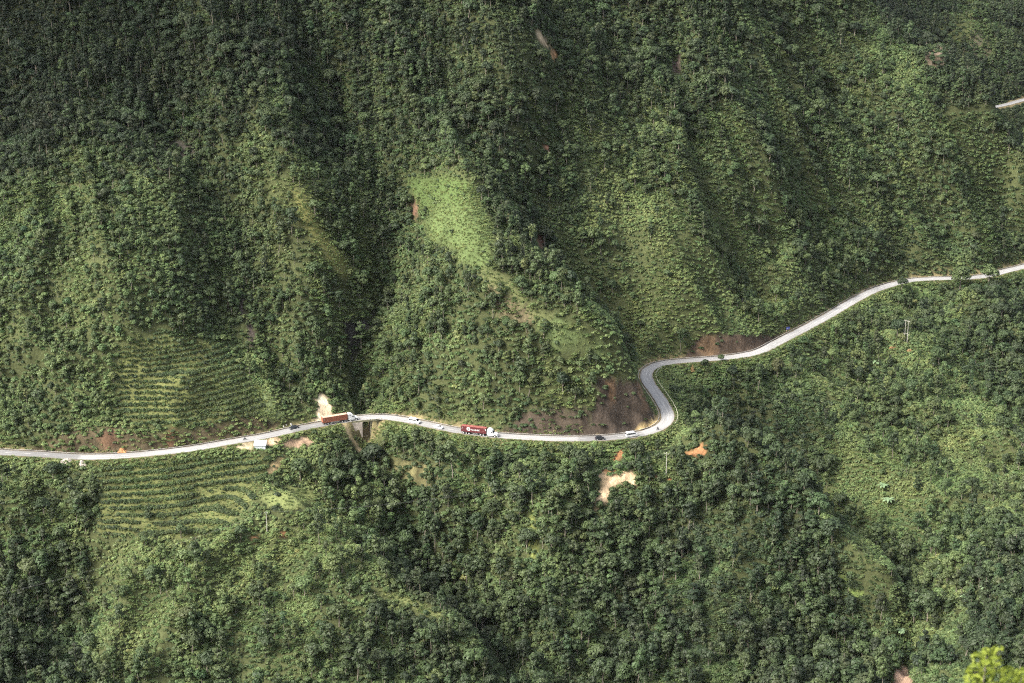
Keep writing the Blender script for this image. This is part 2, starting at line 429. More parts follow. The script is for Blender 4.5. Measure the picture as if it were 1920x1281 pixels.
for _ in range(6):
    calm[1:-1, 1:-1] = (calm[1:-1, 1:-1] * 2 + calm[:-2, 1:-1] + calm[2:, 1:-1] + calm[1:-1, :-2] + calm[1:-1, 2:]) / 6
vis = vis * (1 - .88 * calm)
gz += vis * away * (5.6 * ribs + 2.2 * ribs2 + 4.0 * fbm(gx / 75, gy / 75, 3) + 1.1 * fbm(gx / 17, gy / 17, 3))
gz += .25 * fbm(gx / 4, gy / 4, 2) * sstep(4.5, 8, rmin)

BR_PX = (683, 787)                     # where the road bridges the gully
bx, by = at_z(*BR_PX)
BI = int(np.argmin(np.hypot(ROAD[:, 0] - bx, ROAD[:, 1] - by)))
def carve(gz, d, side, idx, half=3.15, bridge=True):
    up = side > 0
    cut = np.where(up, 2.0, 1.3); fill = np.where(up, .8, .95)
    zmax = np.maximum(0, d - np.where(up, half + 2.4, half + 3.0)) * cut + np.maximum(0, d - 22) * 6
    zmin = -np.maximum(0, d - (half + 1.1)) * fill - np.maximum(0, d - 16) * 6
    if bridge:
        nb = np.exp(-((idx - BI) * 1.5 / 9.0) ** 4)
        zmin = zmin - nb * np.where(~up | (d < 4.2), 9.0, 2.0)
    z = np.clip(gz, zmin, zmax)
    under = d < half + .9
    z = np.where(under, -.14, z)
    z = np.where((d < half + 2.4) & ~under, np.clip(z, -.5 if not bridge else zmin, .18), z)
    return z
near = rd < 60
gz = np.where(near, carve(gz, rd, rside, ridx), gz)
gz = np.where(fd < 40, carve(gz, fd, road_dist(gx, gy, FAR, FAR_T)[1].reshape(gx.shape), ridx * 0, bridge=False), gz)
# the gully floor under the bridge deck
along = (ridx - BI) * 1.5
gap = np.exp(-((along - 1.0) / 3.2) ** 6) * (rd < 30)
floor_ = -10.0 + np.clip(rside, -4, 30) * .42
gz = np.where(gap > .3, np.minimum(gz, floor_ * gap + gz * (1 - gap)), gz)
front = np.interp(along, [-9, -7, -6.2, -1.2, -.8, 2.8, 3.2, 9, 11], [0, -1.5, -6.2, -7.0, -10.5, -10.5, -9.0, -3.0, 0])
fm = (rside < -3.2) & (rd < 12) & (np.abs(along) < 11)
gz = np.where(fm, np.minimum(gz, np.where(rd < 7.5, front, front + (rd - 7.5) * 1.2)), gz)

# ------------------------------------------------------------------ what grows where (outlines read off the photo, applied to the ground they fall on)
T_UP = [(225, 655), (300, 622), (420, 640), (455, 700), (500, 768), (470, 788), (260, 800), (215, 770)]
T_LOW = [(188, 878), (330, 862), (505, 856), (502, 885), (482, 935), (430, 975), (400, 1005), (330, 1008), (182, 1002)]
T_RT = []
GRASS = [([(800, 440), (788, 420), (808, 400), (830, 382), (870, 372), (905, 386), (925, 420), (930, 450), (915, 468), (930, 500), (890, 502), (850, 490), (868, 470), (820, 458)], (.105, .145, .052)),
         ([(1000, 607), (1040, 593), (1060, 603), (1073, 623), (1107, 640), (1133, 657), (1140, 672), (1100, 672), (1073, 650), (1033, 640), (1017, 623)], (.115, .155, .06)),
         ([(488, 935), (500, 922), (540, 914), (580, 917), (592, 935), (580, 950), (540, 963), (508, 955)], (.185, .215, .08)),
         ([(405, 722), (450, 705), (500, 730), (520, 760), (532, 788), (470, 776), (400, 760)], (.12, .15, .065)),
         ([(690, 1088), (730, 1108), (770, 1122), (842, 1155), (800, 1152), (740, 1130)], (.16, .18, .07)),
         ([(545, 345), (570, 370), (602, 430), (645, 480), (662, 522), (640, 522), (608, 480), (568, 420)], (.16, .16, .055)),
         ([(1560, 1075), (1590, 1085), (1625, 1125), (1600, 1120)], (.13, .18, .05)),
         ([(900, 500), (935, 510), (1000, 578), (1045, 600), (1022, 616), (960, 577), (905, 540)], (.12, .135, .055)),
         ([(760, 330), (860, 335), (905, 360), (900, 385), (830, 380), (790, 400)], (.085, .125, .04))]
ORANGE, TAN, BROWN, DARK, PINK, ROCK = (.30, .15, .07), (.43, .32, .20), (.060, .043, .030), (.050, .039, .028), (.36, .25, .165), (.030, .028, .025)
SOIL = [  # outline, colour, how much still grows on it
    ([(1150, 855), (1157, 844), (1170, 842), (1173, 853), (1160, 862), (1150, 865)], ORANGE, 0),
    ([(1120, 890), (1132, 886), (1150, 892), (1185, 880), (1191, 890), (1192, 914), (1180, 915), (1175, 903), (1165, 908), (1152, 912), (1146, 922), (1140, 935), (1132, 948), (1118, 958), (1113, 945), (1127, 920), (1132, 903), (1121, 897)], TAN, 0),
    ([(1128, 886), (1150, 890), (1162, 886), (1148, 880), (1135, 878)], ORANGE, .15),
    ([(1280, 845), (1295, 846), (1307, 839), (1310, 831), (1318, 836), (1327, 847), (1320, 853), (1310, 851), (1302, 861), (1290, 856)], ORANGE, 0),
    ([(1228, 889), (1235, 893), (1233, 899), (1226, 897)], ORANGE, 0), ([(1252, 890), (1260, 897), (1258, 903), (1250, 898)], ORANGE, .1),
    ([(592, 744), (602, 736), (611, 741), (616, 755), (624, 762), (624, 790), (588, 790), (594, 775), (596, 757)], (.68, .55, .37), 0),
    ([(1112, 708), (1150, 711), (1197, 715), (1206, 740), (1227, 775), (1230, 792), (1205, 812), (1150, 817), (1098, 820), (1108, 770), (1122, 740)], (.048, .037, .028), .14),
    ([(935, 806), (960, 795), (985, 768), (1110, 768), (1100, 820), (960, 817)], DARK, .45),
    ([(1138, 712), (1150, 712), (1152, 750), (1141, 752)], (.15, .092, .052), .12), ([(1188, 715), (1197, 716), (1222, 775), (1212, 770)], (.14, .09, .055), .15),
    ([(1225, 785), (1232, 775), (1236, 790), (1222, 803), (1195, 812), (1180, 812)], (.36, .27, .13), .1),
    ([(1280, 672), (1298, 648), (1310, 630), (1342, 627), (1400, 628), (1450, 630), (1472, 624), (1445, 648), (1400, 662), (1350, 668)], BROWN, .12),
    ([(1310, 640), (1320, 630), (1340, 630), (1350, 664), (1322, 668), (1305, 662)], (.115, .075, .043), .15),
    ([(40, 846), (62, 838), (150, 802), (210, 800), (300, 815), (400, 798), (470, 775), (502, 790), (548, 792), (470, 816), (380, 838), (230, 852), (120, 853)], (.070, .056, .032), .75),
    ([(180, 812), (215, 808), (220, 840), (195, 846)], (.115, .07, .042), .5), ([(310, 805), (330, 808), (328, 838), (312, 842)], (.13, .075, .042), .5),
    ([(440, 838), (455, 830), (476, 828), (478, 845), (442, 843)], (.52, .42, .27), .1), ([(530, 830), (545, 824), (575, 821), (587, 831), (556, 839), (530, 839)], PINK, .05),
    ([(498, 826), (512, 820), (532, 822), (522, 833), (500, 840)], (.44, .32, .2), .2), ([(562, 818), (577, 817), (576, 823), (560, 824)], PINK, .1),
    ([(505, 878), (526, 856), (533, 857), (516, 884), (502, 891)], (.45, .33, .17), .15),
    ([(522, 998), (530, 994), (536, 997), (535, 1006), (528, 1009)], ORANGE, 0), ([(469, 1010), (483, 1004), (482, 1012), (472, 1016)], ORANGE, .1),
    ([(1002, 55), (1012, 58), (1020, 70), (1031, 80), (1028, 89), (1016, 82), (1008, 72)], (.36, .28, .18), 0), ([(1033, 91), (1041, 96), (1042, 112), (1035, 109)], (.48, .27, .14), .1),
    ([(1022, 274), (1032, 272), (1032, 280), (1023, 281)], (.4, .2, .13), 0),
    ([(640, 605), (660, 598), (690, 602), (716, 560), (702, 600), (682, 625), (672, 660), (658, 684), (650, 640)], ROCK, .3),
    ([(452, 553), (458, 560), (456, 600), (475, 610), (479, 652), (470, 656), (464, 612), (450, 582)], (.06, .045, .042), .12),
    ([(1008, 430), (1018, 440), (1020, 470), (1008, 460)], (.12, .06, .045), .1), ([(770, 375), (782, 380), (782, 412), (772, 405)], (.13, .075, .05), .15),
    ([(1735, 100), (1760, 84), (1778, 90), (1768, 122), (1738, 126)], (.10, .078, .055), .35), ([(1815, 75), (1840, 60), (1860, 100), (1850, 120), (1825, 110)], (.08, .075, .045), .7),
    ([(1680, 1252), (1700, 1246), (1712, 1290), (1672, 1290)], (.40, .27, .19), .05), ([(1895, 990), (1925, 985), (1925, 1040), (1908, 1030)], (.15, .085, .06), .25),
    ([(638, 792), (654, 797), (662, 822), (680, 845), (672, 849), (654, 822)], (.45, .35, .2), .1),
    ([(225, 843), (236, 842), (240, 850), (224, 850)], ORANGE, 0),
    ([(720, 862), (800, 868), (832, 890), (792, 912), (742, 892)], (.13, .12, .055), .5), ([(905, 532), (960, 558), (1003, 592), (990, 622), (935, 594)], (.105, .09, .05), .7),
    ([(1000, 950), (1010, 1050), (1000, 1060), (985, 1000)], (.13, .15, .045), .6), ([(212, 238), (228, 238), (228, 252), (214, 250)], (.35, .33, .3), .35),
    ([(280, 255), (370, 270), (360, 320), (300, 320)], (.05, .045, .035), .5), ([(1262, 108), (1276, 110), (1276, 140), (1262, 138)], (.055, .04, .035), .2)]
TONES = np.array([(0, 0, .05), (200, 100, .12), (400, 100, .15), (600, 100, .2), (800, 100, .2), (960, 60, .25), (1060, 60, .38), (1200, 80, .3), (1350, 80, .3), (1500, 80, .35),  # species tone, with the dark upper left corner's shade put in
    (1690, 30, .1), (1740, 80, .14), (1775, 135, .12), (1810, 185, .1), (1900, 20, .14), (1840, 62, .55), (1870, 115, .42), (1800, 125, .36), (1910, 150, .2), (1600, 40, .4), (1640, 110, .45), (1700, 155, .48), (1790, 225, .45), (1890, 290, .4), (50, 250, .1), (250, 200, .15), (400, 200, .25), (500, 270, .45), (600, 250, .25), (800, 230, .25), (950, 250, .2), (1050, 200, .45), (1000, 120, .35), (1020, 300, .42), (1120, 300, .6),  # skyline edge lightened as if lit; gully tones raised against their shade
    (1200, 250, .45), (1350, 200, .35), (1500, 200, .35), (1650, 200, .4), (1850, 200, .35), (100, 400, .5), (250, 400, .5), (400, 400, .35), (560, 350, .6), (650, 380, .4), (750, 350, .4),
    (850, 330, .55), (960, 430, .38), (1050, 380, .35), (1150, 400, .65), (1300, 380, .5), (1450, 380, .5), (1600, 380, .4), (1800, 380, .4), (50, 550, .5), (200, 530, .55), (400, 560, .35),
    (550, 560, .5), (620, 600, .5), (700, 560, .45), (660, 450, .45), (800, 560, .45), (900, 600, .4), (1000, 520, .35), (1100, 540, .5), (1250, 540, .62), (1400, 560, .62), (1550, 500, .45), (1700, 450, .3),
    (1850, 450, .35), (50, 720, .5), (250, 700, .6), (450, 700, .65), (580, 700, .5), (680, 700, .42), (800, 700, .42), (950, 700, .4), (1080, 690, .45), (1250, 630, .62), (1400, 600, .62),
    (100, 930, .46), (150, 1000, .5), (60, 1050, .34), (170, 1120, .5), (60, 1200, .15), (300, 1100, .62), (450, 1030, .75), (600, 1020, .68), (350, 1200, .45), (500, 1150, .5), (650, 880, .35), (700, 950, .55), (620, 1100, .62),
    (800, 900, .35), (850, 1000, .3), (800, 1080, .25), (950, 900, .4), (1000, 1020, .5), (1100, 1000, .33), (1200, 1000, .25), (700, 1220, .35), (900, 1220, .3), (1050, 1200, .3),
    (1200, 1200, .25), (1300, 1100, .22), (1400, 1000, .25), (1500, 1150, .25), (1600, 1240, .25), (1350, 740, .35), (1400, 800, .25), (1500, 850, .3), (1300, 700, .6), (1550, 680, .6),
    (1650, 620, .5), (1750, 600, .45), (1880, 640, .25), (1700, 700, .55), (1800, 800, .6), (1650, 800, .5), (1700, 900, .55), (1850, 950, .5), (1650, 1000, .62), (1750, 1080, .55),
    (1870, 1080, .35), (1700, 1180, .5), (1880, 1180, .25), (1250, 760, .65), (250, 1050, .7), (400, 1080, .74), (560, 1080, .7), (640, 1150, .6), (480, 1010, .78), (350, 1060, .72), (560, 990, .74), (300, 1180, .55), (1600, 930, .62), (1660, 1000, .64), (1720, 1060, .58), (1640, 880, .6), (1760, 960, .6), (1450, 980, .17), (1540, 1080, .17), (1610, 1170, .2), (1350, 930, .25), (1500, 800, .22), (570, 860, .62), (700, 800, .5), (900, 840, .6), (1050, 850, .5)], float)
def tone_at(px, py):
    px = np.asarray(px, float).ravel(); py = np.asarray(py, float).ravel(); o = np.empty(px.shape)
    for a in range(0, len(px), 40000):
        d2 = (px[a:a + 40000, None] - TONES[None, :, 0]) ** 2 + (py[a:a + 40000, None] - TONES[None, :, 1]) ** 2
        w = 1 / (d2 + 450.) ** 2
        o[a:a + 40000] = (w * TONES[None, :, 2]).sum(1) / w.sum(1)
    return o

# terraces: real steps in the slope
ppx, ppy, pdd = project(gx, gy, gz)
def soft(poly, px, py, k=3, amp=7.):
    # ragged outline: the polygon tested at a few noise-shifted positions
    s = 0
    for i in range(k):
        s = s + in_poly(px + amp * fbm(px / (2 * amp) + 31 * i, py / (2 * amp), 3), py + amp * fbm(px / (2 * amp), py / (2 * amp) + 47 * i, 3), poly)
    return s / k
STEP = 2.0
def terr_phase(x, y, z): return (z + .8 * fbm(x / 60, y / 60, 2)) / STEP
PHASE = terr_phase(gx, gy, gz)
for poly in (T_UP, T_LOW):
    m = soft(poly, ppx, ppy) * sstep(5, 9, rd)
    q = terr_phase(gx, gy, gz); f = q - np.floor(q)
    gz = gz + m * STEP * .8 * (sstep(.15, .55, f) - f)
HUT = hit(488, 842); hz = HUT[2] + .1
dh = np.hypot(gx - HUT[0], gy - HUT[1] - 1.5)
gz = gz + (hz - gz) * (1 - sstep(4.2, 7.5, dh)) * (rd > 4.6)
ppx, ppy, pdd = project(gx, gy, gz)

# ------------------------------------------------------------------ the hillside mesh and its soil colours
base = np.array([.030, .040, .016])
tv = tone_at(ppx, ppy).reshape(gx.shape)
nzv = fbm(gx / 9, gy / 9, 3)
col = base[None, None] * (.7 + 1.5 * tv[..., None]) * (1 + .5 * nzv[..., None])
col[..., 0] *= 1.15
clear = np.zeros(gx.shape)
for poly, c in GRASS:
    m = soft(poly, ppx, ppy, 4, 15.)[..., None]
    col = col * (1 - m) + np.array(c) * (.8 + .35 * nzv[..., None]) * m
for poly in (T_UP, T_LOW):
    m = soft(poly, ppx, ppy)[..., None] * .8
    col = col * (1 - m) + np.array((.125, .135, .048)) * (.85 + .8 * nzv[..., None]) * m
vg = (1 - sstep(4.4, 6.6, rmin + 1.5 * fbm(gx / 5, gy / 5, 2)))[..., None] * (.55 + .45 * (rside > 0))[..., None]
col = col * (1 - vg) + np.array((.20, .16, .085)) * (1 + .6 * nzv[..., None]) * vg
for poly, c, g in SOIL:
    m = soft(poly, ppx, ppy, 4)[..., None]
    st = (.95 + .85 * fbm(gx / 3.1, gy / 3.1 + gz / 9, 3) + .35 * fbm(gx / 1.7, gz / 12, 2))[..., None]
    col = col * (1 - m) + np.array(c) * np.clip(st, .35, 1.5) * m
col = np.clip(col, .004, .8)
# rough earth where it is bare
bare = np.zeros(gx.shape)
for poly, c, g in SOIL: bare = np.maximum(bare, in_poly(ppx, ppy, poly) * (1 - g))
gz = gz + bare * (rmin > 5.5) * (.9 * fbm(gx / 3.0, gy / 3.0, 3) + .9 * fbm(gx / 2.2, gz / 16 + gy / 30, 2) + .3 * (RNG.random(gx.shape) - .5))

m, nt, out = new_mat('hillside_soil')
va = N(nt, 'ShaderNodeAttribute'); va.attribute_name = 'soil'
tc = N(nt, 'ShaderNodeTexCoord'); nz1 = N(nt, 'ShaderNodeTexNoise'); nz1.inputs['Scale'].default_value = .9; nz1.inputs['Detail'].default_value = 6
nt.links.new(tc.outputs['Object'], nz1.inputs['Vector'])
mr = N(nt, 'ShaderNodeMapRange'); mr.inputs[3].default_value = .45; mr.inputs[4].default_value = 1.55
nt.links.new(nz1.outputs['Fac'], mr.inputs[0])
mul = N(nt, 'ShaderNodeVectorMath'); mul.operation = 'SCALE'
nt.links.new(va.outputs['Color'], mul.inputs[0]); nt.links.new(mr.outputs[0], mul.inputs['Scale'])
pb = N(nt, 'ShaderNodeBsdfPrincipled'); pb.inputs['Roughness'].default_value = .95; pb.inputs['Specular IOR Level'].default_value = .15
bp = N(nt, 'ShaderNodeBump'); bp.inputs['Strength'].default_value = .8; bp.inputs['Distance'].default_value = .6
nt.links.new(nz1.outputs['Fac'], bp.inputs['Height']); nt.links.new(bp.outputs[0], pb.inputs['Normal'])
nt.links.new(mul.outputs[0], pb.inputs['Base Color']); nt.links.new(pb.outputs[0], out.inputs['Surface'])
ny, nx = gx.shape
ii = np.arange(ny * nx).reshape(ny, nx)
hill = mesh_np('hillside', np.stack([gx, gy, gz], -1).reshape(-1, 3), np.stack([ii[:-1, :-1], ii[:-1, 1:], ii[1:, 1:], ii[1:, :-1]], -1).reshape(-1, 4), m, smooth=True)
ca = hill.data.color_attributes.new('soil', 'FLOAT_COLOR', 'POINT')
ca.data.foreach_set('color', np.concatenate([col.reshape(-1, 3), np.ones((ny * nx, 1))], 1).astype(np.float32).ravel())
tag(hill, 'steep mountain slope of dark soil with tan and orange slips', 'slope', kind='structure')

# ------------------------------------------------------------------ road sheet, centre line, drain, kerbs
def strip(name, R, T, offs, mat, lab=None, cat=None, i0=0, i1=None, kind='structure'):
    """offs: list of (side offset, height) making the cross-section, swept along the road"""
    i1 = len(R) if i1 is None else i1
    R = R[i0:i1]; T = T[i0:i1]; Nn = np.stack([-T[:, 1], T[:, 0]], 1); n = len(R); k = len(offs)
    vs = np.concatenate([np.c_[R + Nn * o, np.full(n, h)] for o, h in offs])
    a = np.arange(n - 1); fs = []
    for j in range(k - 1):
        fs.append(np.stack([a + (j + 1) * n, a + (j + 1) * n + 1, a + j * n + 1, a + j * n], 1))
    o = mesh_np(name, vs, np.concatenate(fs), mat)
    uv = o.data.uv_layers.new(name='UVMap')
    s = np.arange(n) * 1.5
    U_ = np.concatenate([np.c_[s, np.full(n, off)] for off, _ in offs])
    li = np.empty(len(o.data.loops), np.int32); o.data.loops.foreach_get('vertex_index', li)
    uv.data.foreach_set('uv', U_[li].astype(np.float32).ravel())
    tag(o, lab, cat, kind=kind)
    return o

m, nt, out = new_mat('worn_concrete_road')
tc = N(nt, 'ShaderNodeTexCoord'); sp = N(nt, 'ShaderNodeSeparateXYZ'); nt.links.new(tc.outputs['UV'], sp.inputs[0])
def mapped(sx, sy, sc, det=4):
    mp = N(nt, 'ShaderNodeMapping'); mp.inputs['Scale'].default_value = (sx, sy, 1); nt.links.new(tc.outputs['UV'], mp.inputs[0])
    z = N(nt, 'ShaderNodeTexNoise'); z.inputs['Scale'].default_value = sc; z.inputs['Detail'].default_value = det
    nt.links.new(mp.outputs[0], z.inputs['Vector']); return z
def ramp(src, stops):
    r = N(nt, 'ShaderNodeValToRGB'); el = r.color_ramp.elements
    while len(el) < len(stops): el.new(.5)
    for e, (p, c) in zip(el, stops): e.position = p; e.color = (c, c, c, 1) if np.isscalar(c) else (*c, 1)
    nt.links.new(src, r.inputs[0]); return r
def mulc(a, b, f=1.0):
    x = N(nt, 'ShaderNodeMix'); x.data_type = 'RGBA'; x.blend_type = 'MULTIPLY'; x.inputs[0].default_value = f
    nt.links.new(a, x.inputs[6]); nt.links.new(b, x.inputs[7]); return x.outputs[2]
big = ramp(mapped(.02, .05, 1.0, 3).outputs[0], [(.3, (.21, .206, .20)), (.5, (.305, .30, .288)), (.75, (.37, .362, .348))])
streak = ramp(mapped(.05, 1.3, 1.0, 4).outputs[0], [(.3, .72), (.5, 1.0), (.72, 1.12)])
fine = ramp(mapped(1.2, 1.2, 1.6, 5).outputs[0], [(.25, .86), (.75, 1.08)])
pat = N(nt, 'ShaderNodeAttribute'); pat.attribute_name = 'resurfaced'; patch = ramp(pat.outputs['Fac'], [(0.0, 1.0), (1.0, .62)])
patch.color_ramp.interpolation = 'LINEAR'
c1 = mulc(mulc(big.outputs[0], streak.outputs[0], .8), fine.outputs[0]); c1 = mulc(c1, patch.outputs[0], .8)
def mth(op, a, b=None):
    q = N(nt, 'ShaderNodeMath'); q.operation = op
    for k, v in enumerate((a, b)):
        if v is None: continue
        if isinstance(v, (int, float)): q.inputs[k].default_value = v
        else: nt.links.new(v, q.inputs[k])
    return q.outputs[0]
av = mth('ABSOLUTE', sp.outputs['Y'])
edge_n = mapped(.22, .5, 1.0, 4)
ev = mth('ADD', av, mth('MULTIPLY', mth('SUBTRACT', edge_n.outputs[0], .5), 2.6))
er = N(nt, 'ShaderNodeMapRange'); er.inputs[1].default_value = 2.6; er.inputs[2].default_value = 3.4; nt.links.new(ev, er.inputs[0])
dirt = N(nt, 'ShaderNodeMix'); dirt.data_type = 'RGBA'; nt.links.new(er.outputs[0], dirt.inputs[0]); nt.links.new(c1, dirt.inputs[6]); dirt.inputs[7].default_value = (.20, .165, .11, 1)
trk = mth('ABSOLUTE', mth('SUBTRACT', mth('ABSOLUTE', mth('SUBTRACT', av, 1.75)), .8))
tr_ = ramp(trk, [(0.0, .84), (.45, 1.0)])
c1 = mulc(dirt.outputs[2], tr_.outputs[0], .8)
pb = N(nt, 'ShaderNodeBsdfPrincipled'); pb.inputs['Roughness'].default_value = .8
nt.links.new(c1, pb.inputs['Base Color']); nt.links.new(pb.outputs[0], out.inputs['Surface'])
M_ROAD = m
road = strip('road', ROAD, ROAD_T, [(3.15, .0), (1.2, .03), (0, .04), (-1.2, .03), (-3.15, .0)], M_ROAD, 'pale worn concrete mountain road winding across the slope', 'road')
_ri = np.tile(np.arange(len(ROAD)), 5); _rp = _rpx[_ri]
_m = np.zeros(len(_ri))
for a_, b_ in ((-400, 150), (545, 640), (1085, 1205)): _m = np.maximum(_m, ((_rp > a_) & (_rp < b_) & ((_ri < 800) | (_rp < 1000))).astype(float))
_m *= (ROAD[_ri, 1] < 880)
_at = road.data.attributes.new('resurfaced', 'FLOAT', 'POINT'); _at.data.foreach_set('value', _m.astype(np.float32))
farroad = strip('road', FAR, FAR_T, [(3.4, .02), (0, .05), (-3.4, .02)], M_ROAD, 'distant stretch of pale road on the far hillside', 'road')
M_CONC = paint('weathered_concrete', (.36, .34, .30), .85, var=.3, scale=.8)
M_DRAIN = paint('dark_drain', (.05, .045, .04), .8, var=.4, scale=.5)  # one near-black tone over the whole channel
def idx_at(px):
    return int(np.argmin(np.abs(_rpx - px)))
drain = strip('drain_channel', ROAD, ROAD_T, [(3.97, .16), (3.95, -.3), (3.37, -.3), (3.35, .12), (3.15, .12), (3.15, .0)], M_DRAIN, 'dark concrete drain channel along the uphill road edge', 'drain')
lip = strip('drain_edge', ROAD, ROAD_T, [(4.27, .02), (4.25, .2), (4.01, .2), (4.0, -.1)], M_CONC, 'low concrete lip behind the drain channel', 'kerb')
M_LINE = paint('faded_white_line', (.66, .65, .62), .7, var=.3, scale=.4)
# faded dashes along the centre, one painted sheet
dv, df = [], []
for i in range(6, len(ROAD) - 8, 6):
    if RNG.random() < .25: continue
    b = len(dv)
    for j in (i, i + 1, i + 2):
        p, t = ROAD[j], ROAD_T[j]; n = np.array([-t[1], t[0]])
        dv += [(*(p + n * .07), .045), (*(p - n * .07), .045)]
    df += [(b + 1, b + 3, b + 2, b), (b + 3, b + 5, b + 4, b + 2)]
tag(mesh_np('centre_line', dv, df, M_LINE), 'faded white dashes along the middle of the road', 'road marking', kind='structure')

# ------------------------------------------------------------------ plants
def quads(C, Nrm, size, rng, asp=1.35, fold=.25):
    n = len(C); r = rng.normal(size=(n, 3)); t = np.cross(Nrm, r); t /= np.linalg.norm(t, axis=1, keepdims=True) + 1e-9
    b = np.cross(Nrm, t); sz = (size * (.65 + .7 * rng.random(n)))[:, None]
    a = t * sz * asp * .5; c = b * sz * .5; d = Nrm * sz * fold
    V = np.stack([C - a - d * .3, C - c * .8, C + a - d * .3, C + c * .8 + d * .4], 1).reshape(-1, 3)
    return V, np.arange(4 * n).reshape(n, 4)
def lobed(lobes, n, size, seed, up=.25, jit=.42, low=-.45):
    """leaves lying on the outside of a cluster of lobes"""
    rng = np.random.default_rng(seed); Lc = np.array([l[:3] for l in lobes], float); Lr = np.array([l[3:] for l in lobes], float)
    w = (Lr[:, 0] * Lr[:, 1] + Lr[:, 0] * Lr[:, 2]); w /= w.sum(); Cs, Ns = [], []
    tot = 0
    while tot < n:
        k = rng.choice(len(Lc), 2 * n, p=w); d = rng.normal(size=(2 * n, 3)); d /= np.linalg.norm(d, axis=1, keepdims=True)
        ok = d[:, 2] > low - .5 * rng.random(2 * n)
        P = Lc[k] + d * Lr[k] * (.82 + .26 * rng.random((2 * n, 1)))
        nn = d / Lr[k]; nn /= np.linalg.norm(nn, axis=1, keepdims=True)
        q = (((P[:, None] - Lc[None]) / Lr[None]) ** 2).sum(-1)
        q[np.arange(2 * n), k] = 9
        ok &= q.min(1) > .62
        Cs.append(P[ok]); Ns.append(nn[ok]); tot += ok.sum()
    C = np.concatenate(Cs)[:n]; Nn = np.concatenate(Ns)[:n] + jit * rng.normal(size=(n, 3)) + np.array([0, 0, up])
    Nn /= np.linalg.norm(Nn, axis=1, keepdims=True)
    return quads(C, Nn, size, rng)
def limbs(path, r0, r1, ends, seed):
    b = MB(); n = len(path)
    b.tube(path, list(np.linspace(r0, r1, n)), 6)
    for st, e in ends:
        st = Vector(st); e = Vector(e); mid = (st + e) / 2 + Vector((0, 0, -.12))
        b.tube([st, mid, e], [r1 * .9, r1 * .6, r1 * .25], 5)
    return b
PROTO = []          # (kind, crown mesh, trunk mesh, height, radius)
def add_proto(kind, lobes, n, size, seed, path, r0, r1, ends, **kw):
    V, Fq = lobed(lobes, n, size, seed, **kw)
    cm = mesh_np('crown', V, Fq, M_LEAF, link=False)
    b = limbs(path, r0, r1, ends, seed); tm = bpy.data.meshes.new('trunk')
    tm.from_pydata([tuple(p) for p in b.v], [], b.f); tm.update(); tm.materials.append(M_BARK)
    PROTO.append((kind, cm, tm, float(V[:, 2].max()), float(np.abs(V[:, :2]).max())))
def r_(a, b): return random.uniform(a, b)
for s in range(4):      # broad domed crowns, cauliflower heads
    lob = []; nl = 10
    for k in range(nl):
        a = k * 2.4 + r_(-.4, .4); q = math.sqrt((k + .4) / nl); rr = r_(.95, 1.5)
        lob.append((2.0 * q * math.cos(a), 2.0 * q * math.sin(a), 4.7 + 1.6 * (1 - q * q) + r_(-.6, .5), rr, rr, rr * .82))
    add_proto('broad domed', lob, 520, .62, 10 + s, [(0, 0, -1.2), (.1, 0, 1.5), (r_(-.3, .3), .2, 3.2), (0, 0, 5)], .2, .1, [((.0, .1, 2.6), (l[0] * .8, l[1] * .8, l[2])) for l in lob[3:9:2]], jit=.27, up=.3)
for s in range(3):      # tiered crowns with flat storeys
    lob = []; z = 3.2
    for k in range(7):
        a = k * 2.1 + r_(-.5, .5); q = r_(.6, 1.7) * (1 - k * .1); rr = r_(1.15, 1.75) * (1 - k * .08)
        lob.append((q * math.cos(a), q * math.sin(a), z, rr, rr, .5)); z += r_(.5, .9)
    add_proto('tiered', lob, 420, .58, 20 + s, [(0, 0, -1.2), (0, 0, 2), (.1, 0, 4), (0, 0, z)], .2, .07, [((0, 0, l[2] - .6), l[:3]) for l in lob[:5]], low=-.2, up=.5, jit=.25)
for s in range(3):      # slim woodland trees on bare pale trunks
    lob = []
    for k in range(7):
        a = k * 2.4 + r_(-.5, .5); rr = r_(.7, 1.15); q = r_(.2, 1.0)
        lob.append((q * math.cos(a), q * math.sin(a), 4.8 + k * .62 + r_(-.3, .3), rr, rr, rr * .85))
    add_proto('slim', lob, 330, .56, 30 + s, [(0, 0, -1.2), (.15, 0, 2), (r_(-.3, .3), .1, 4.6), (0, 0, 8.4)], .13, .05, [((0, .05, l[2] - .7), l[:3]) for l in lob[::2]], jit=.28)
for s in range(4):      # small round trees
    lob = []
    for k in range(6):
        a = k * 2.4 + r_(-.4, .4); q = math.sqrt((k + .3) / 6); rr = r_(.7, 1.1)
        lob.append((1.1 * q * math.cos(a), 1.1 * q * math.sin(a), 2.4 + .9 * (1 - q * q) + r_(-.35, .35), rr, rr, rr * .95))
    add_proto('round', lob, 260, .54, 40 + s, [(0, 0, -1), (.05, 0, 1), (0, 0, 2.6)], .11, .06, [((0, 0, 1.4), l[:3]) for l in lob[1:5]], jit=.27, up=.3)
for s in range(2):      # conical
    lob = []
    for k in range(12):
        h = k / 11; a = k * 2.4; rr = (1 - h) * 1.2 + .32
        lob.append((rr * .75 * math.cos(a), rr * .75 * math.sin(a), 1.4 + h * 6.0, rr * .85, rr * .85, .62))
    add_proto('conical', lob, 400, .52, 50 + s, [(0, 0, -1), (0, 0, 3), (0, 0, 7.4)], .16, .04, [((0, 0, l[2] - .1), l[:3]) for l in lob[:6:2]], up=.35, jit=.28)
KIND_OF = [p[0] for p in PROTO]
def kinds(k): return [i for i, q in enumerate(KIND_OF) if q == k]

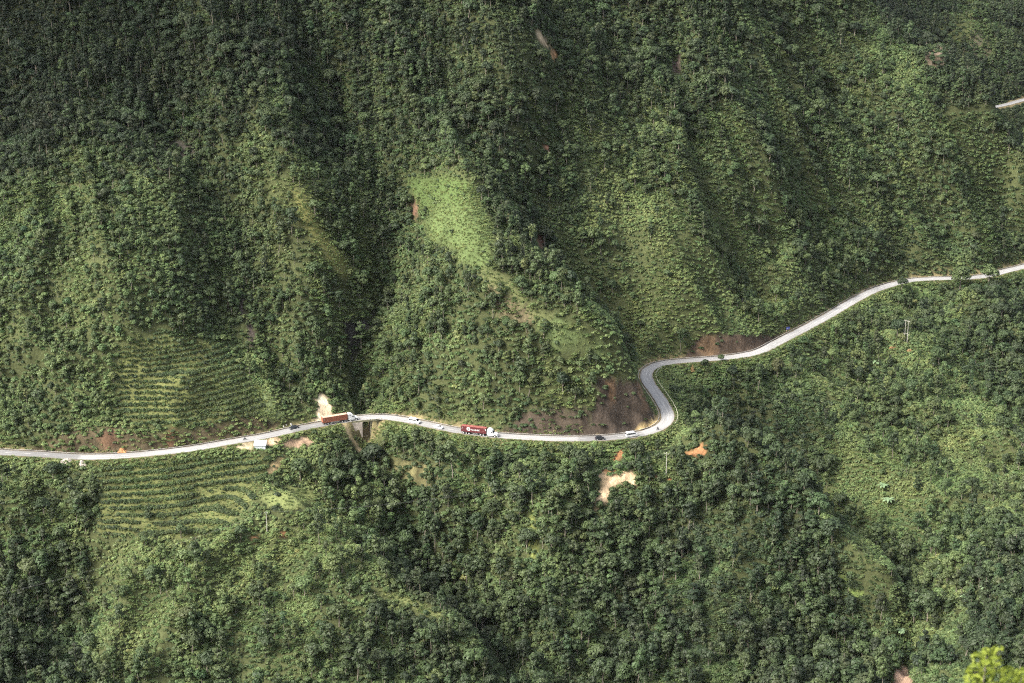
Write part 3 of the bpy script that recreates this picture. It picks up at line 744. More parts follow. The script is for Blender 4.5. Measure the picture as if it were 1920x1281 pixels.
# keep the sight line to the road, the cars and the bare patches as the slope below them leaves it: nothing tall grows in front
KW, KH = 960, 640
KEEP = np.zeros((KH, KW))
def keep_pts(x, y, z):
    px, py, d = project(x, y, z); i = np.round(px / 2).astype(int); j = np.round(py / 2).astype(int)
    ok = (i >= 0) & (i < KW) & (j >= 0) & (j < KH)
    np.maximum.at(KEEP, (j[ok], i[ok]), d[ok])
Nn_ = np.stack([-ROAD_T[:, 1], ROAD_T[:, 0]], 1)
fine_i = np.linspace(0, len(ROAD) - 1, len(ROAD) * 3)
Rf = np.stack([np.interp(fine_i, np.arange(len(ROAD)), ROAD[:, k]) for k in (0, 1)], 1); Nf = np.stack([np.interp(fine_i, np.arange(len(ROAD)), Nn_[:, k]) for k in (0, 1)], 1)
for off in np.arange(-3.9, 4.4, .4):
    P = Rf + Nf * off; keep_pts(P[:, 0], P[:, 1], 0 * P[:, 0])
for off in np.arange(-3.4, 3.5, .5):
    P = FAR + FAR_T[:, ::-1] * np.array([-1, 1]) * off
    for q in np.linspace(0, 1, 4): keep_pts(P[:-1, 0] * (1 - q) + P[1:, 0] * q, P[:-1, 1] * (1 - q) + P[1:, 1] * q, 0 * P[:-1, 0])
def keep_veh(px, py, hgt, half):
    x, y = at_z(px, py)
    for dx in np.arange(-half, half + .1, .4):
        for dz in np.arange(0, hgt, .4): keep_pts(np.array([x + dx]), np.array([y]), np.array([dz]))
for a in [(636, 790, 4, 9), (900, 812, 4, 9), (776, 794, 2.4, 3), (821, 803, 1.6, 2.5), (551, 804, 1.5, 2.5), (1124, 824, 1.5, 2.5), (1180, 820, 2.4, 3)]: keep_veh(*a)
jj, ji = np.mgrid[0:KH, 0:KW]
def hits(px, py):
    """hit() for many photo points: distance of the first ground seen"""
    o = np.empty(len(px))
    for a in range(0, len(px), 1500):
        dx, dy, dz = ray(px[a:a + 1500], py[a:a + 1500]); t = np.arange(600, 1900, 1.2)
        y = np.broadcast_to(t, (len(dx), len(t))); k = t[None] / dy[:, None]
        b = (HC + dz[:, None] * k) < zq(dx[:, None] * k, y); f = np.where(b.any(1), b.argmax(1), len(t) - 1)
        o[a:a + 1500] = k[np.arange(len(dx)), f]
    return o
def keep_poly(poly):
    mk = in_poly(ji * 2., jj * 2., poly)
    if mk.any():
        d = hits(ji[mk] * 2., jj[mk] * 2.); KEEP[mk] = np.maximum(KEEP[mk], d)
for poly, c, g in SOIL:
    if g <= .2: keep_poly([(a, b + (6 if c is TAN else 0)) for a, b in poly]); keep_poly(poly)
for poly, c in GRASS[:6]: keep_poly(poly)
keep_poly(T_LOW); keep_poly(T_UP)
for poly, at in [([(474, 824), (504, 824), (504, 846), (474, 846)], (488, 842)), ([(655, 784), (715, 784), (715, 822), (694, 832), (674, 832), (655, 822)], (683, 788)),
                 ([(1244, 848), (1254, 848), (1252, 893), (1246, 893)], (1249, 893)), ([(1688, 596), (1708, 596), (1706, 642), (1690, 642)], (1698, 642)), ([(498, 958), (505, 958), (504, 998), (499, 998)], (501, 999))]:
    mk = in_poly(ji * 2., jj * 2., poly); hh = hit(*at); KEEP[mk] = np.maximum(KEEP[mk], float(project(*hh)[2]))
def blocks(x, y, z, h, r, tol=4.0):
    """does a plant here stand in front of something that is open to view in the photo?"""
    bad = np.zeros(len(x), bool)
    for fz in (.25, .5, .75, 1.0):
        for fx in (-1, -.5, 0, .5, 1):
            px, py, d = project(x + fx * r, y, z + fz * h)
            i = np.clip(np.round(px / 2).astype(int), 0, KW - 1); j = np.clip(np.round(py / 2).astype(int), 0, KH - 1)
            ins = (px > 0) & (px < W) & (py > 0) & (py < H)
            bad |= ins & (KEEP[j, i] > d + tol)
    return bad

def scatter(sp, y0=640, y1=1880, seed=0, margin=160):
    rng = np.random.default_rng(seed)
    X, Y = np.meshgrid(np.arange(-420, 560, sp), np.arange(y0, y1, sp * .87))
    X = X + (np.arange(X.shape[0]) % 2)[:, None] * sp * .5
    x = (X + rng.uniform(-.42, .42, X.shape) * sp).ravel(); y = (Y + rng.uniform(-.42, .42, X.shape) * sp).ravel()
    z = zq(x, y); px, py, d = project(x, y, z)
    ok = (px > -margin) & (px < W + margin) & (py > -120) & (py < H + 90)
    return x[ok], y[ok], z[ok], px[ok], py[ok], d[ok], rng
def zones(x, y, px, py):
    """growing room left: 0 on soil, grass, road"""
    free = np.ones(len(x)); gm = np.zeros(len(x)); tm = np.zeros(len(x))
    for poly, c, g in SOIL:
        free = np.where(in_poly(px, py, poly), np.minimum(free, g), free)
    for poly, c in GRASS: gm = np.maximum(gm, soft(poly, px, py, 4, 15.))
    for poly in (T_UP, T_LOW): tm = np.maximum(tm, soft(poly, px, py, 3, 13.))
    d, s, i = road_dist(x, y); f = road_dist(x, y, FAR, FAR_T)[0]
    return free, gm, tm, np.minimum(d, f), s, np.abs(i - BI) * 1.5

YELLOWS = [(545, 345, 620, 520), (40, 1040, 90, 1100)]
# ---- trees of the wood
x, y, z, px, py, dd, rng = scatter(3.35, seed=5)
free, gm, tm, rdv, sdv, abr = zones(x, y, px, py)
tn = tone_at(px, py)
patchn = fbm(x / 26, y / 26, 3)
clump = fbm(x / 11 + 40, y / 11, 2)
left_wood = in_poly(px, py, [(-200, 280), (430, 280), (460, 560), (430, 830), (-200, 860)])
patchw = fbm(x / 55 + 12, y / 55 + 3, 2)
dens = np.clip(1.06 - 1.32 * tn + 1.15 * patchn + .5 * clump + .55 * patchw, .04, .97)
dens = np.where(left_wood, np.clip(dens + .3, 0, .92), dens)
dens *= (gm < .3) * (1 - .9 * tm) * np.where(free < .9, free * .35, 1)
dens *= sstep(5.5, 9, rdv) * ((rdv > 7) | (sdv > 0))
dens *= np.where((abr < 8) & (rdv < 14), 0, 1)
keep = rng.random(len(x)) < dens
x, y, z, px, py, dd, tn, patchn, tm, lw, rdv = [a[keep] for a in (x, y, z, px, py, dd, tn, patchn, tm, left_wood, rdv)]
n = len(x)
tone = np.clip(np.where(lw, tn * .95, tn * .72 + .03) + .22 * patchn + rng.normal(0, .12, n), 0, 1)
u = rng.random(n); proto = np.zeros(n, int)
kb, kt, ks, kr, kc = [np.array(kinds(k)) for k in ('broad domed', 'tiered', 'slim', 'round', 'conical')]
pick = lambda arr: arr[rng.integers(0, len(arr), n)]
dark = tone < .34
low = py > 880
proto = np.where(dark & low, np.where(u < .42, pick(ks), np.where(u < .72, pick(kb), np.where(u < .93, pick(kt), pick(kc)))),
        np.where(dark, np.where(u < .45, pick(kb), np.where(u < .68, pick(kr), np.where(u < .85, pick(ks), np.where(u < .96, pick(kt), pick(kc))))),
                 np.where(u < .56, pick(kr), np.where(u < .8, pick(kb), np.where(u < .92, pick(kt), pick(ks))))))
scale = .80 * (.50 + .62 * rng.random(n) + .75 * rng.random(n) ** 6) * np.where(tone > .5, .9, 1.0) * np.where(np.isin(proto, kr), 1.1, 1) * np.where(low & (tone < .42), 1.42, np.where(low, 1.15, np.where(tone < .4, 1.14, 1.0)))
stand = fbm(x / 38 + 71, y / 38 + 13, 2)
proto = np.where((stand > .22) & (u < .6), pick(kt), np.where((stand < -.22) & (u < .6), pick(ks), proto))
proto = np.where(lw & (u < .7), pick(kr), proto); scale = np.where(lw, scale * 1.0, scale)
PH = np.array([p[3] for p in PROTO]); PR = np.array([p[4] for p in PROTO])
for k in range(2):
    bad = blocks(x, y, z, PH[proto] * scale, PR[proto] * scale * .8)
    scale = np.where(bad, scale * .62, scale); proto = np.where(bad, kr[0], proto)
bad = blocks(x, y, z, PH[proto] * scale, PR[proto] * scale * .8)
keep = ~bad
x, y, z, px, py, dd, tone, proto, scale, rdv = [a[keep] for a in (x, y, z, px, py, dd, tone, proto, scale, rdv)]
n = len(x); hue = rng.normal(0, .012, n) - .004 - .025 * (rng.random(n) < .05) + .02 * fbm(x / 30 + 5, y / 30 + 61, 2)
# taller single trees that stand out of the canopy: individual objects
score = rng.random(n) + .3 * (tone < .4) + .25 * (py > 850)
vis_ok = (px > 20) & (px < 1900) & (py > 25) & (py < 1262) & (rdv > 11)
order = np.argsort(-score * vis_ok); chosen = []; occ = []
MAXIND = 262
for i in order:
    if len(chosen) >= MAXIND: break
    if not vis_ok[i]: continue
    if KIND_OF[proto[i]] == 'round' and rng.random() < .8: continue
    g = (px[i], py[i])
    if any(abs(a - g[0]) < 46 and abs(b - g[1]) < 42 for a, b in occ): continue
    # in view over the ground in front of it?
    t = np.linspace(.55, .985, 260); top = z[i] + PH[proto[i]] * 1.2
    if (zq(x[i] * t, y[i] * t) > HC + (top - 1.5 - HC) * t - 2.0)[t * y[i] > 560].any(): continue
    s = rng.uniform(1.05, 1.6) * (1.12 if py[i] > 880 else 1.0) * (1.0 if KIND_OF[proto[i]] != 'round' else 1.25)
    if blocks(x[i:i + 1], y[i:i + 1], z[i:i + 1], PH[proto[i]] * s, PR[proto[i]] * s)[0]: continue
    chosen.append((i, s)); occ.append(g)
ci = np.array([c[0] for c in chosen])
rest = np.ones(n, bool); rest[ci] = False
# no canopy instance standing inside a single tree
for i, s in chosen:
    rest &= np.hypot(x - x[i], y - y[i]) > PR[proto[i]] * s * .55
INDIV = [dict(x=x[i], y=y[i], z=z[i], px=px[i], py=py[i], tone=float(tone[i]), hue=float(hue[i]), proto=int(proto[i]), s=float(s)) for i, s in chosen]
FOREST = dict(x=x[rest], y=y[rest], z=z[rest], tone=tone[rest], hue=hue[rest], proto=proto[rest], s=scale[rest])
print('trees', n, 'single', len(INDIV))
# ------------------------------------------------------------------ single trees
REGIONS = [(90, 90, 'in the dark top left corner'), (330, 90, 'on the upper left slope'), (560, 80, 'at the top, left of centre'), (800, 110, 'at the top centre of the slope'),
    (960, 130, 'left of the top scree'), (1170, 90, 'right of the top scree'), (1380, 110, 'high on the right-hand mountain'), (1570, 130, 'near the upper right skyline'),
    (1800, 90, 'on the far hill, top right'), (1800, 270, 'under the skyline ridge, right edge'), (90, 330, 'on the left edge of the pale slope'), (290, 400, 'on the pale left slope'), (490, 270, 'above the yellow strip'),
    (480, 480, 'in the ravine left of the yellow strip'), (700, 380, 'right of the yellow strip'), (930, 300, 'above the long grassy clearing'), (1000, 470, 'right of the long grassy clearing'),
    (1150, 300, 'on the bright rib, right of centre'), (1350, 320, 'in the middle of the right mountain'), (1600, 360, 'high above the upper road'), (1200, 520, 'above the hairpin on the right slope'),
    (1400, 530, 'above the brown cutting'), (1650, 460, 'just above the upper road'), (120, 620, 'left of the upper terraces'), (340, 690, 'among the upper terraces'), (580, 640, 'above the pale scar by the truck'),
    (740, 650, 'beside the dark rock gully'), (880, 650, 'on the spur above the red truck'), (1050, 700, 'on the spur above the rock cutting'), (80, 950, 'below the road at the left edge'),
    (340, 930, 'among the lower terraces'), (610, 900, 'below the bridge and truck'), (800, 930, 'in the gully below the white van'), (1000, 920, 'below the red truck'), (1180, 960, 'around the orange landslip'),
    (1370, 740, 'inside the hairpin bend'), (1560, 700, 'below the upper road'), (1760, 620, 'around the twin pole'), (1870, 760, 'on the right edge below the road'), (1480, 880, 'in the ravine right of the hairpin'),
    (1720, 900, 'on the bright scrub slope, right'), (1870, 1050, 'at the right edge, low down'), (60, 1180, 'in the bottom left corner'), (300, 1120, 'below the lower terraces'), (560, 1160, 'on the lower left rib'),
    (780, 1160, 'at the bottom, left of centre'), (980, 1140, 'at the bottom centre'), (1180, 1160, 'at the bottom, right of centre'), (1400, 1090, 'in the dark lower right wood'), (1620, 1170, 'by the stream, bottom right')]
RXY = np.array([(a, b) for a, b, _ in REGIONS], float)
ORD = ['', 'first', 'second', 'third', 'fourth', 'fifth', 'sixth', 'seventh', 'eighth']
NUM = ['', 'one', 'two', 'three', 'four', 'five', 'six', 'seven', 'eight']
def tone_word(t): return 'dark' if t < .3 else ('mid-green' if t < .55 else 'pale green')
HAND = [  # trees one can point to in the photo: px, py of the foot, kind, scale, tone, hue, label
    (700, 885, 'broad domed', 2.0, .08, 0, 'largest dark spreading tree, in the gully straight below the bridge'),
    (655, 890, 'broad domed', 1.45, .14, 0, 'dark round tree just left of the largest one below the bridge'),
    (1800, 546, 'broad domed', 2.0, .46, -.01, 'spreading grey-green tree overhanging the upper road, left of the pair'),
    (1852, 541, 'broad domed', 1.9, .50, -.01, 'spreading grey-green tree overhanging the upper road, right of the pair'),
    (1801, 590, 'conical', .62, 1.0, -.02, 'small lime green bush standing alone below the upper road'),
    (1809, 562, 'conical', .78, .80, -.01, 'light green pointed tree above the lime green bush'),
    (1716, 572, 'round', .85, .95, -.045, 'yellow-green bush in front of dark trees below the upper road'),
    (1690, 548, 'broad domed', 1.15, .12, 0, 'dark dome-shaped tree at the edge of the upper road curve'),
    (1668, 690, 'conical', 1.0, .12, .0, 'dark egg-shaped tree on open scrub below the twin pole'),
    (1582, 655, 'round', 1.5, .2, 0, 'dark bushy tree alone on the scrub left of the twin pole'),
    (1608, 718, 'broad domed', 1.2, .14, 0, 'dark wide tree in pale scrub below the twin pole'),
    (1750, 690, 'conical', 1.15, .22, 0, 'dark columnar tree right of the egg-shaped one'),
    (1352, 678, 'round', 1.0, .42, 0, 'small leafy tree overlapping the road opposite the brown cutting'),
    (1322, 690, 'round', 1.1, .2, .0, 'dark small tree right of the dried bush by the road'),
    (1048, 297, 'broad domed', 1.0, .2, 0, 'dark round-headed tree beside the small red scar in the gully'),
    (870, 1095, 'round', 1.0, .95, -.05, 'yellow-leaved small tree in the dark gully, lower centre'),
    (1452, 1112, 'round', 1.1, .95, -.01, 'lime green tree amid the dark lower right wood'),
    (1615, 1245, 'broad domed', 1.5, .4, 0, 'big pale domed tree left of the stream at the bottom'),
    (1000, 1275, 'tiered', 1.7, .32, 0, 'large layered tree at the bottom edge, centre'),
    (1130, 1290, 'broad domed', 1.8, .27, 0, 'largest layered tree at the bottom edge, right of centre'),
    (340, 1010, 'broad domed', .95, .42, 0, 'lone round tree in the middle of the lower terraces'),
    (280, 975, 'conical', 1.0, .2, 0, 'dark upright tree between the rows of the lower terraces'),
    (118, 1195, 'round', 1.45, .45, 0, 'pale rounded tree standing out of the bottom left wood'),
    (80, 1220, 'tiered', 1.3, .36, 0, 'slender-stemmed tree with open crown in the bottom left wood'),
    (48, 1192, 'round', .5, .95, -.05, 'tiny yellow-green bush in the bottom left wood')]
def pro(kind, j): k = kinds(kind); return k[j % len(k)]
tree_root = {}
def plant_tree(p, x, y, z, s, rz, tone, hue, label, cat='tree', name='tree', group=None, squash=1.0):
    kind, cm, tm, h, r = PROTO[p]
    e = empty(name, (x, y, z - .15), (0, 0, rz), (s, s, s * squash)); tag(e, label, cat, group)
    for nm, me in (('crown', cm), ('trunk', tm)):
        o = bpy.data.objects.new(nm, me); COL.objects.link(o); o.parent = e
        o['tone'] = float(tone); o['hue'] = float(hue)
        if nm == 'crown': tree_root.setdefault(p, {})['crown'] = o
        else: tree_root.setdefault(p, {})['trunk'] = o
    return e
TREE_NAME = {'broad domed': 'broadleaf_tree', 'tiered': 'tiered_tree', 'slim': 'slim_tree', 'round': 'round_tree', 'conical': 'conical_tree'}
handxy = []; handbox = []
for j, (a, b, kind, s, t, hu, lab) in enumerate(HAND):
    h3 = hit(a, b); handxy.append((h3[0], h3[1], PROTO[pro(kind, j)][4] * s))
    _a, _b, _d = project(h3[0], h3[1], h3[2] + .62 * s * PROTO[pro(kind, j)][3]); handbox.append((float(_a), float(_b), float(_d), PROTO[pro(kind, j)][4] * s * F / float(_d), .4 * PROTO[pro(kind, j)][3] * s * F / float(_d)))
    plant_tree(pro(kind, j), *h3, s, j * 1.7, t, hu, lab, 'bush' if ('bush' in lab) else 'tree', TREE_NAME[kind])
INDIV = [d for d in INDIV if all(math.hypot(d['x'] - a, d['y'] - b) > r + 4 for a, b, r in handxy)]
kf = np.ones(len(FOREST['x']), bool)
for a, b, r in handxy: kf &= np.hypot(FOREST['x'] - a, FOREST['y'] - b) > r * .75
def hides(x, y, z, h, r):
    a, b, d = project(x, y, z + .62 * h); rp = r * F / d; bad = np.zeros(len(x), bool)
    for ha, hb, hd, hw, hh in handbox:
        bad |= (d < hd - 1.5) & (np.abs(a - ha) < .55 * rp + .75 * hw) & (np.abs(b - hb) < .55 * rp + .8 * hh)
    return bad
kf &= ~hides(FOREST['x'], FOREST['y'], FOREST['z'], PH[FOREST['proto']] * FOREST['s'], PR[FOREST['proto']] * FOREST['s'])
FOREST = {k: v[kf] for k, v in FOREST.items()}
if INDIV:
    _h = hides(*[np.array([d[k] for d in INDIV]) for k in 'xyz'], np.array([PH[d['proto']] * d['s'] for d in INDIV]), np.array([PR[d['proto']] * d['s'] for d in INDIV]))
    INDIV = [d for d, b in zip(INDIV, _h) if not b]
buckets = {}
for d in INDIV:
    k = int(np.argmin(((RXY - np.array([d['px'], d['py']])) ** 2).sum(1)))
    buckets.setdefault((k, KIND_OF[d['proto']], tone_word(d['tone'])), []).append(d)
for (k, kind, tw), ds in buckets.items():
    ds.sort(key=lambda d: d['px']); nn = len(ds)
    for j, d in enumerate(ds):
        kl = {'broad domed': 'domed'}.get(kind, kind)
        if nn == 1: lab = f'tall {tw} {kl} tree {REGIONS[k][2]}'
        elif nn == 2: lab = f'{"left" if j == 0 else "right"} of two {tw} {kl} trees {REGIONS[k][2]}'
        else: lab = f'{"leftmost" if j == 0 else "rightmost" if j == nn - 1 else ORD[j + 1] + " from left"} of {NUM[nn]} {tw} {kl} trees {REGIONS[k][2]}'
        plant_tree(d['proto'], d['x'], d['y'], d['z'], d['s'], RNG.random() * 6.28, d['tone'], d['hue'], lab, 'tree', TREE_NAME[kind], 'tall trees standing out of the mountain wood', RNG.uniform(.88, 1.08))
for p in range(len(PROTO)):
    if p not in tree_root: print('proto without a tree', p)

# ------------------------------------------------------------------ stuff: points carrying plants
def gn_scatter(name, mat_slots, pts, rot, scl, idx, attrs, sources):
    me = bpy.data.meshes.new(name); n = len(pts)
    me.vertices.add(n); me.vertices.foreach_set('co', np.asarray(pts, np.float32).ravel())
    def at(nm, ty, data, key):
        a = me.attributes.new(nm, ty, 'POINT'); a.data.foreach_set(key, np.ascontiguousarray(data).ravel())
    at('rot', 'FLOAT_VECTOR', np.asarray(rot, np.float32), 'vector'); at('scl', 'FLOAT_VECTOR', np.asarray(scl, np.float32), 'vector'); at('idx', 'INT', np.asarray(idx, np.int32), 'value')
    for k, v in attrs.items(): at(k, 'FLOAT', np.asarray(v, np.float32), 'value')
    o = bpy.data.objects.new(name, me); COL.objects.link(o)
    for mm in mat_slots: me.materials.append(mm)
    g = bpy.data.node_groups.new(name + '_nodes', 'GeometryNodeTree')
    g.interface.new_socket('Geometry', in_out='INPUT', socket_type='NodeSocketGeometry'); g.interface.new_socket('Geometry', in_out='OUTPUT', socket_type='NodeSocketGeometry')
    gi = g.nodes.new('NodeGroupInput'); go = g.nodes.new('NodeGroupOutput'); jn = g.nodes.new('GeometryNodeJoinGeometry')
    def named(nm, ty):
        q = g.nodes.new('GeometryNodeInputNamedAttribute'); q.data_type = ty; q.inputs['Name'].default_value = nm; return q
    na_r, na_s, na_i = named('rot', 'FLOAT_VECTOR'), named('scl', 'FLOAT_VECTOR'), named('idx', 'INT')
    e2r = g.nodes.new('FunctionNodeEulerToRotation'); g.links.new(na_r.outputs[0], e2r.inputs[0])
    for k, src in enumerate(sources):
        if not (np.asarray(idx) == k).any(): continue
        cmpn = g.nodes.new('FunctionNodeCompare'); cmpn.data_type = 'INT'; cmpn.operation = 'EQUAL'
        ints = [s for s in cmpn.inputs if s.type == 'INT']
        g.links.new(na_i.outputs[0], ints[0]); ints[1].default_value = k
        sj = g.nodes.new('GeometryNodeJoinGeometry')
        for ob in src:
            oi = g.nodes.new('GeometryNodeObjectInfo'); oi.transform_space = 'ORIGINAL'; oi.inputs[0].default_value = ob; oi.inputs[1].default_value = False
            g.links.new(oi.outputs['Geometry'], sj.inputs[0])
        ip = g.nodes.new('GeometryNodeInstanceOnPoints')
        g.links.new(gi.outputs[0], ip.inputs['Points']); g.links.new(cmpn.outputs[0], ip.inputs['Selection']); g.links.new(sj.outputs[0], ip.inputs['Instance'])
        g.links.new(e2r.outputs[0], ip.inputs['Rotation']); g.links.new(na_s.outputs[0], ip.inputs['Scale'])
        g.links.new(ip.outputs[0], jn.inputs[0])
    g.links.new(jn.outputs[0], go.inputs[0])
    md = o.modifiers.new('plants', 'NODES'); md.node_group = g
    return o
nF = len(FOREST['x'])
rot = np.zeros((nF, 3)); rot[:, 2] = RNG.random(nF) * 6.283; rot[:, :2] = RNG.normal(0, .06, (nF, 2))
sv = FOREST['s'][:, None] * RNG.uniform(.88, 1.14, (nF, 3))
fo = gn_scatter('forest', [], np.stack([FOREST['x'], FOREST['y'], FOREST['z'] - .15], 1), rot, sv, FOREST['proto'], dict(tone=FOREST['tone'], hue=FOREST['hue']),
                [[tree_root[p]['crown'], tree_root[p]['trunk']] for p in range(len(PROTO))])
tag(fo, 'dense green wood covering the mountain slopes', 'forest', kind='stuff')

# shrubs: the models are three real bushes beside the road
SHRUB = []
for s in range(4):
    lob = []
    for k in range(6):
        a = k * 2.4 + r_(-.4, .4); q = math.sqrt((k + .3) / 6); rr = r_(.36, .58)
        lob.append((.62 * q * math.cos(a), .62 * q * math.sin(a), .38 + .42 * (1 - q * q) + r_(-.12, .12), rr, rr, rr * .9))
    V, Fq = lobed(lob, 84, .50, 70 + s, up=.4, jit=.25, low=-.15)
    SHRUB.append(mesh_np('leaves', V, Fq, M_LEAF, link=False))
for s in range(2):      # broad soft weeds and vines lying over the slope
    rng2 = np.random.default_rng(90 + s); C = np.c_[rng2.normal(0, .55, (90, 2)), np.zeros(90)]; C[:, 2] = .45 * np.exp(-(C[:, :2] ** 2).sum(1)) + rng2.random(90) * .3
    Nr = rng2.normal(0, .28, (90, 3)) + np.array([0, 0, 1]); Nr /= np.linalg.norm(Nr, axis=1, keepdims=True)
    V, Fq = quads(C, Nr, np.full(90, .44), rng2); SHRUB.append(mesh_np('leaves', V, Fq, M_LEAF, link=False))
TUFT = []
for s in range(3):
    rng2 = np.random.default_rng(110 + s); n2 = 46; C = np.c_[rng2.normal(0, .3, (n2, 2)), np.zeros(n2)]; a = rng2.random(n2) * 6.28; ln = .35 + .5 * rng2.random(n2); w = .05
    tip = C + np.c_[np.cos(a) * ln * .55, np.sin(a) * ln * .55, ln * .75]; mid = C + np.c_[np.cos(a) * ln * .2, np.sin(a) * ln * .2, ln * .55]
    pr = np.c_[-np.sin(a) * w, np.cos(a) * w, np.zeros(n2)]
    V = np.stack([C - pr, C + pr, mid + pr * 1.4, mid - pr * 1.4, mid - pr * 1.4, mid + pr * 1.4, tip + pr * .3, tip - pr * .3], 1).reshape(-1, 3)
    TUFT.append(mesh_np('blades', V, np.arange(8 * n2).reshape(-1, 4), M_LEAF, link=False))
def bush_at(px, py, me, s, tone, hue, lab, name='roadside_bush', cat='bush', group=None):
    h3 = hit(px, py); o = bpy.data.objects.new(name, me); COL.objects.link(o); o.location = h3; o.scale = (s,) * 3
    o['tone'] = tone; o['hue'] = hue; return tag(o, lab, cat, group)
bushes = [bush_at(*a) for a in [(556, 822, SHRUB[0], 1.3, .55, 0, 'green bush on the bare pink soil right of the hut'), (523, 846, SHRUB[1], 1.5, .3, 0, 'dark bush right of the white-roofed hut'),
    (590, 812, SHRUB[2], 1.3, .35, 0, 'dark bush on the verge below the orange truck'), (520, 930, SHRUB[3], 1.6, .12, 0, 'dark bush on the left side of the round grassy field'),
    (517, 955, SHRUB[4], 2.0, .12, 0, 'low dark scrub patch at the lower left of the round grassy field'), (848, 436, SHRUB[5], 2.0, .25, 0, 'low dark shrub on the long grassy clearing')]]
tufts = [bush_at(*a) for a in [(450, 836, TUFT[0], 1.6, .85, -.03, 'yellowish grass tuft on the bare ground left of the hut', 'grass_tuft', 'grass tuft'),
    (560, 930, TUFT[1], 1.6, .8, -.02, 'grass tuft in the middle of the round grassy field', 'grass_tuft', 'grass tuft'), (880, 440, TUFT[2], 1.6, .8, 0, 'grass tuft on the long grassy clearing', 'grass_tuft', 'grass tuft')]]
x, y, z, px, py, dd, rng = scatter(1.5, seed=21, margin=110)
free, gm, tm, rdv, sdv, abr = zones(x, y, px, py)
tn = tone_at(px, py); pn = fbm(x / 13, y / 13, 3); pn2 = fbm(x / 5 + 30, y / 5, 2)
dens = np.clip(.85 + .6 * pn, .5, 1) * (1 - .85 * (gm > .45)) * np.where(free < .9, free, 1)
PG = PHASE; f = zq_of(PHASE, x, y); f = f - np.floor(f)
dens = np.where(tm > .5, np.where((f > .45) & (f < .80), .25, .02), dens)
dens *= np.where(sdv > 0, sstep(5.2, 6.6, rdv), sstep(4.4, 5.0, rdv))
dens *= np.where((abr < 6) & (rdv < 9), 0, 1)
dens = np.where(y > 1300, dens * .6, dens)
kp = rng.random(len(x)) < dens
x, y, z, px, py, tn, pn, pn2, rdv, sdv, tm, fr = [a[kp] for a in (x, y, z, px, py, tn, pn, pn2, rdv, sdv, tm, free)]
n = len(x)
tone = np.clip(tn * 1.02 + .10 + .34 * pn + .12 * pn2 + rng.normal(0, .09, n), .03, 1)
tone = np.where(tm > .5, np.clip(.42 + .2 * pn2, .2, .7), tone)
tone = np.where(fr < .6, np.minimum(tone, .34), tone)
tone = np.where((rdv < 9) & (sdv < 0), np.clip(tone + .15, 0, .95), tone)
scl = rng.uniform(.75, 1.35, n) * np.where(tn > .5, .95, 1.25) * np.where(tm > .5, .85, 1)
hgt = np.where(rdv < 12, .75, 1.0)
bad = blocks(x, y, z, scl * 1.25 * hgt, scl * .8, 3.0); scl = np.where(bad, scl * .5, scl); bad = blocks(x, y, z, scl * 1.25 * hgt, scl * .8, 2.5)
ok = ~bad
x, y, z, px, py, tone, scl, hgt = [a[ok] for a in (x, y, z, px, py, tone, scl, hgt)]
# the rows of bushes along the terraces
tx, ty, tz, tpx, tpy, _, rng = scatter(.62, y0=740, y1=960, seed=44, margin=30)
tmm = np.zeros(len(tx), bool)
for poly in (T_UP, T_LOW): tmm |= soft(poly, tpx, tpy, 2) > .4
tx, ty, tz, tpx, tpy = [a[tmm] for a in (tx, ty, tz, tpx, tpy)]
f = zq_of(PHASE, tx, ty); f = f - np.floor(f); gapn = fbm(tx / 7 + 3, ty / 7, 2)
kk = (np.abs(f - .62) < .17) & (gapn > -.42) & (road_dist(tx, ty)[0] > 5.5) & (rng.random(len(tx)) < .9)
tx, ty, tz, gapn = [a[kk] for a in (tx, ty, tz, gapn)]; m_ = len(tx)
x = np.r_[x, tx]; y = np.r_[y, ty]; z = np.r_[z, tz]; tone = np.r_[tone, np.clip(.42 + .3 * gapn + rng.normal(0, .07, m_), .2, .8)]
scl = np.r_[scl, rng.uniform(.6, .95, m_)]; hgt = np.r_[hgt, np.full(m_, 1.05)]; n = len(x)
rot = np.zeros((n, 3)); rot[:, 2] = rng.random(n) * 6.28; rot[:, :2] = rng.normal(0, .15, (n, 2))
sv = scl[:, None] * rng.uniform(.85, 1.2, (n, 3)); sv[:, 2] *= hgt
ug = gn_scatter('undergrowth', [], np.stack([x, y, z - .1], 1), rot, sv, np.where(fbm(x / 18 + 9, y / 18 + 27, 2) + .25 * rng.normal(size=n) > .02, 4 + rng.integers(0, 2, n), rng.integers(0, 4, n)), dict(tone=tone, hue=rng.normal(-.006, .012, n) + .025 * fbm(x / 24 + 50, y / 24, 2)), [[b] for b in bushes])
tag(ug, 'tangled bushes and vines covering the ground between the trees', 'undergrowth', kind='stuff'); print('shrubs', n)
# grass on the clearings and verges
x, y, z, px, py, dd, rng = scatter(.85, y0=690, y1=1150, seed=31, margin=40)
d0, s0, _ = road_dist(x[::1], y[::1])
gmk = np.zeros(len(x), bool)
for poly, c in GRASS: gmk |= soft(poly, px, py, 4, 15.) > .4
tmk = np.zeros(len(x), bool)
for poly in (T_UP, T_LOW): tmk |= in_poly(px, py, poly)
vergem = (d0 < 8) & np.where(s0 > 0, d0 > 4.8, d0 > 3.75)
sl = np.zeros(len(x), bool)
for poly, c, g in SOIL:
    if g < .3: sl |= in_poly(px, py, poly)
kp = ((gmk & (rng.random(len(x)) < np.where((py > 900) & (py < 980), .14, .5))) | (vergem & (rng.random(len(x)) < np.where(s0 > 0, .25, .85))) | (tmk & (rng.random(len(x)) < .2))) & ~sl & (d0 > 3.7) & ~((s0 > 0) & (d0 < 4.8))
x, y, z, px, py, d0, gmk = [a[kp] for a in (x, y, z, px, py, d0, gmk)]; n = len(x)
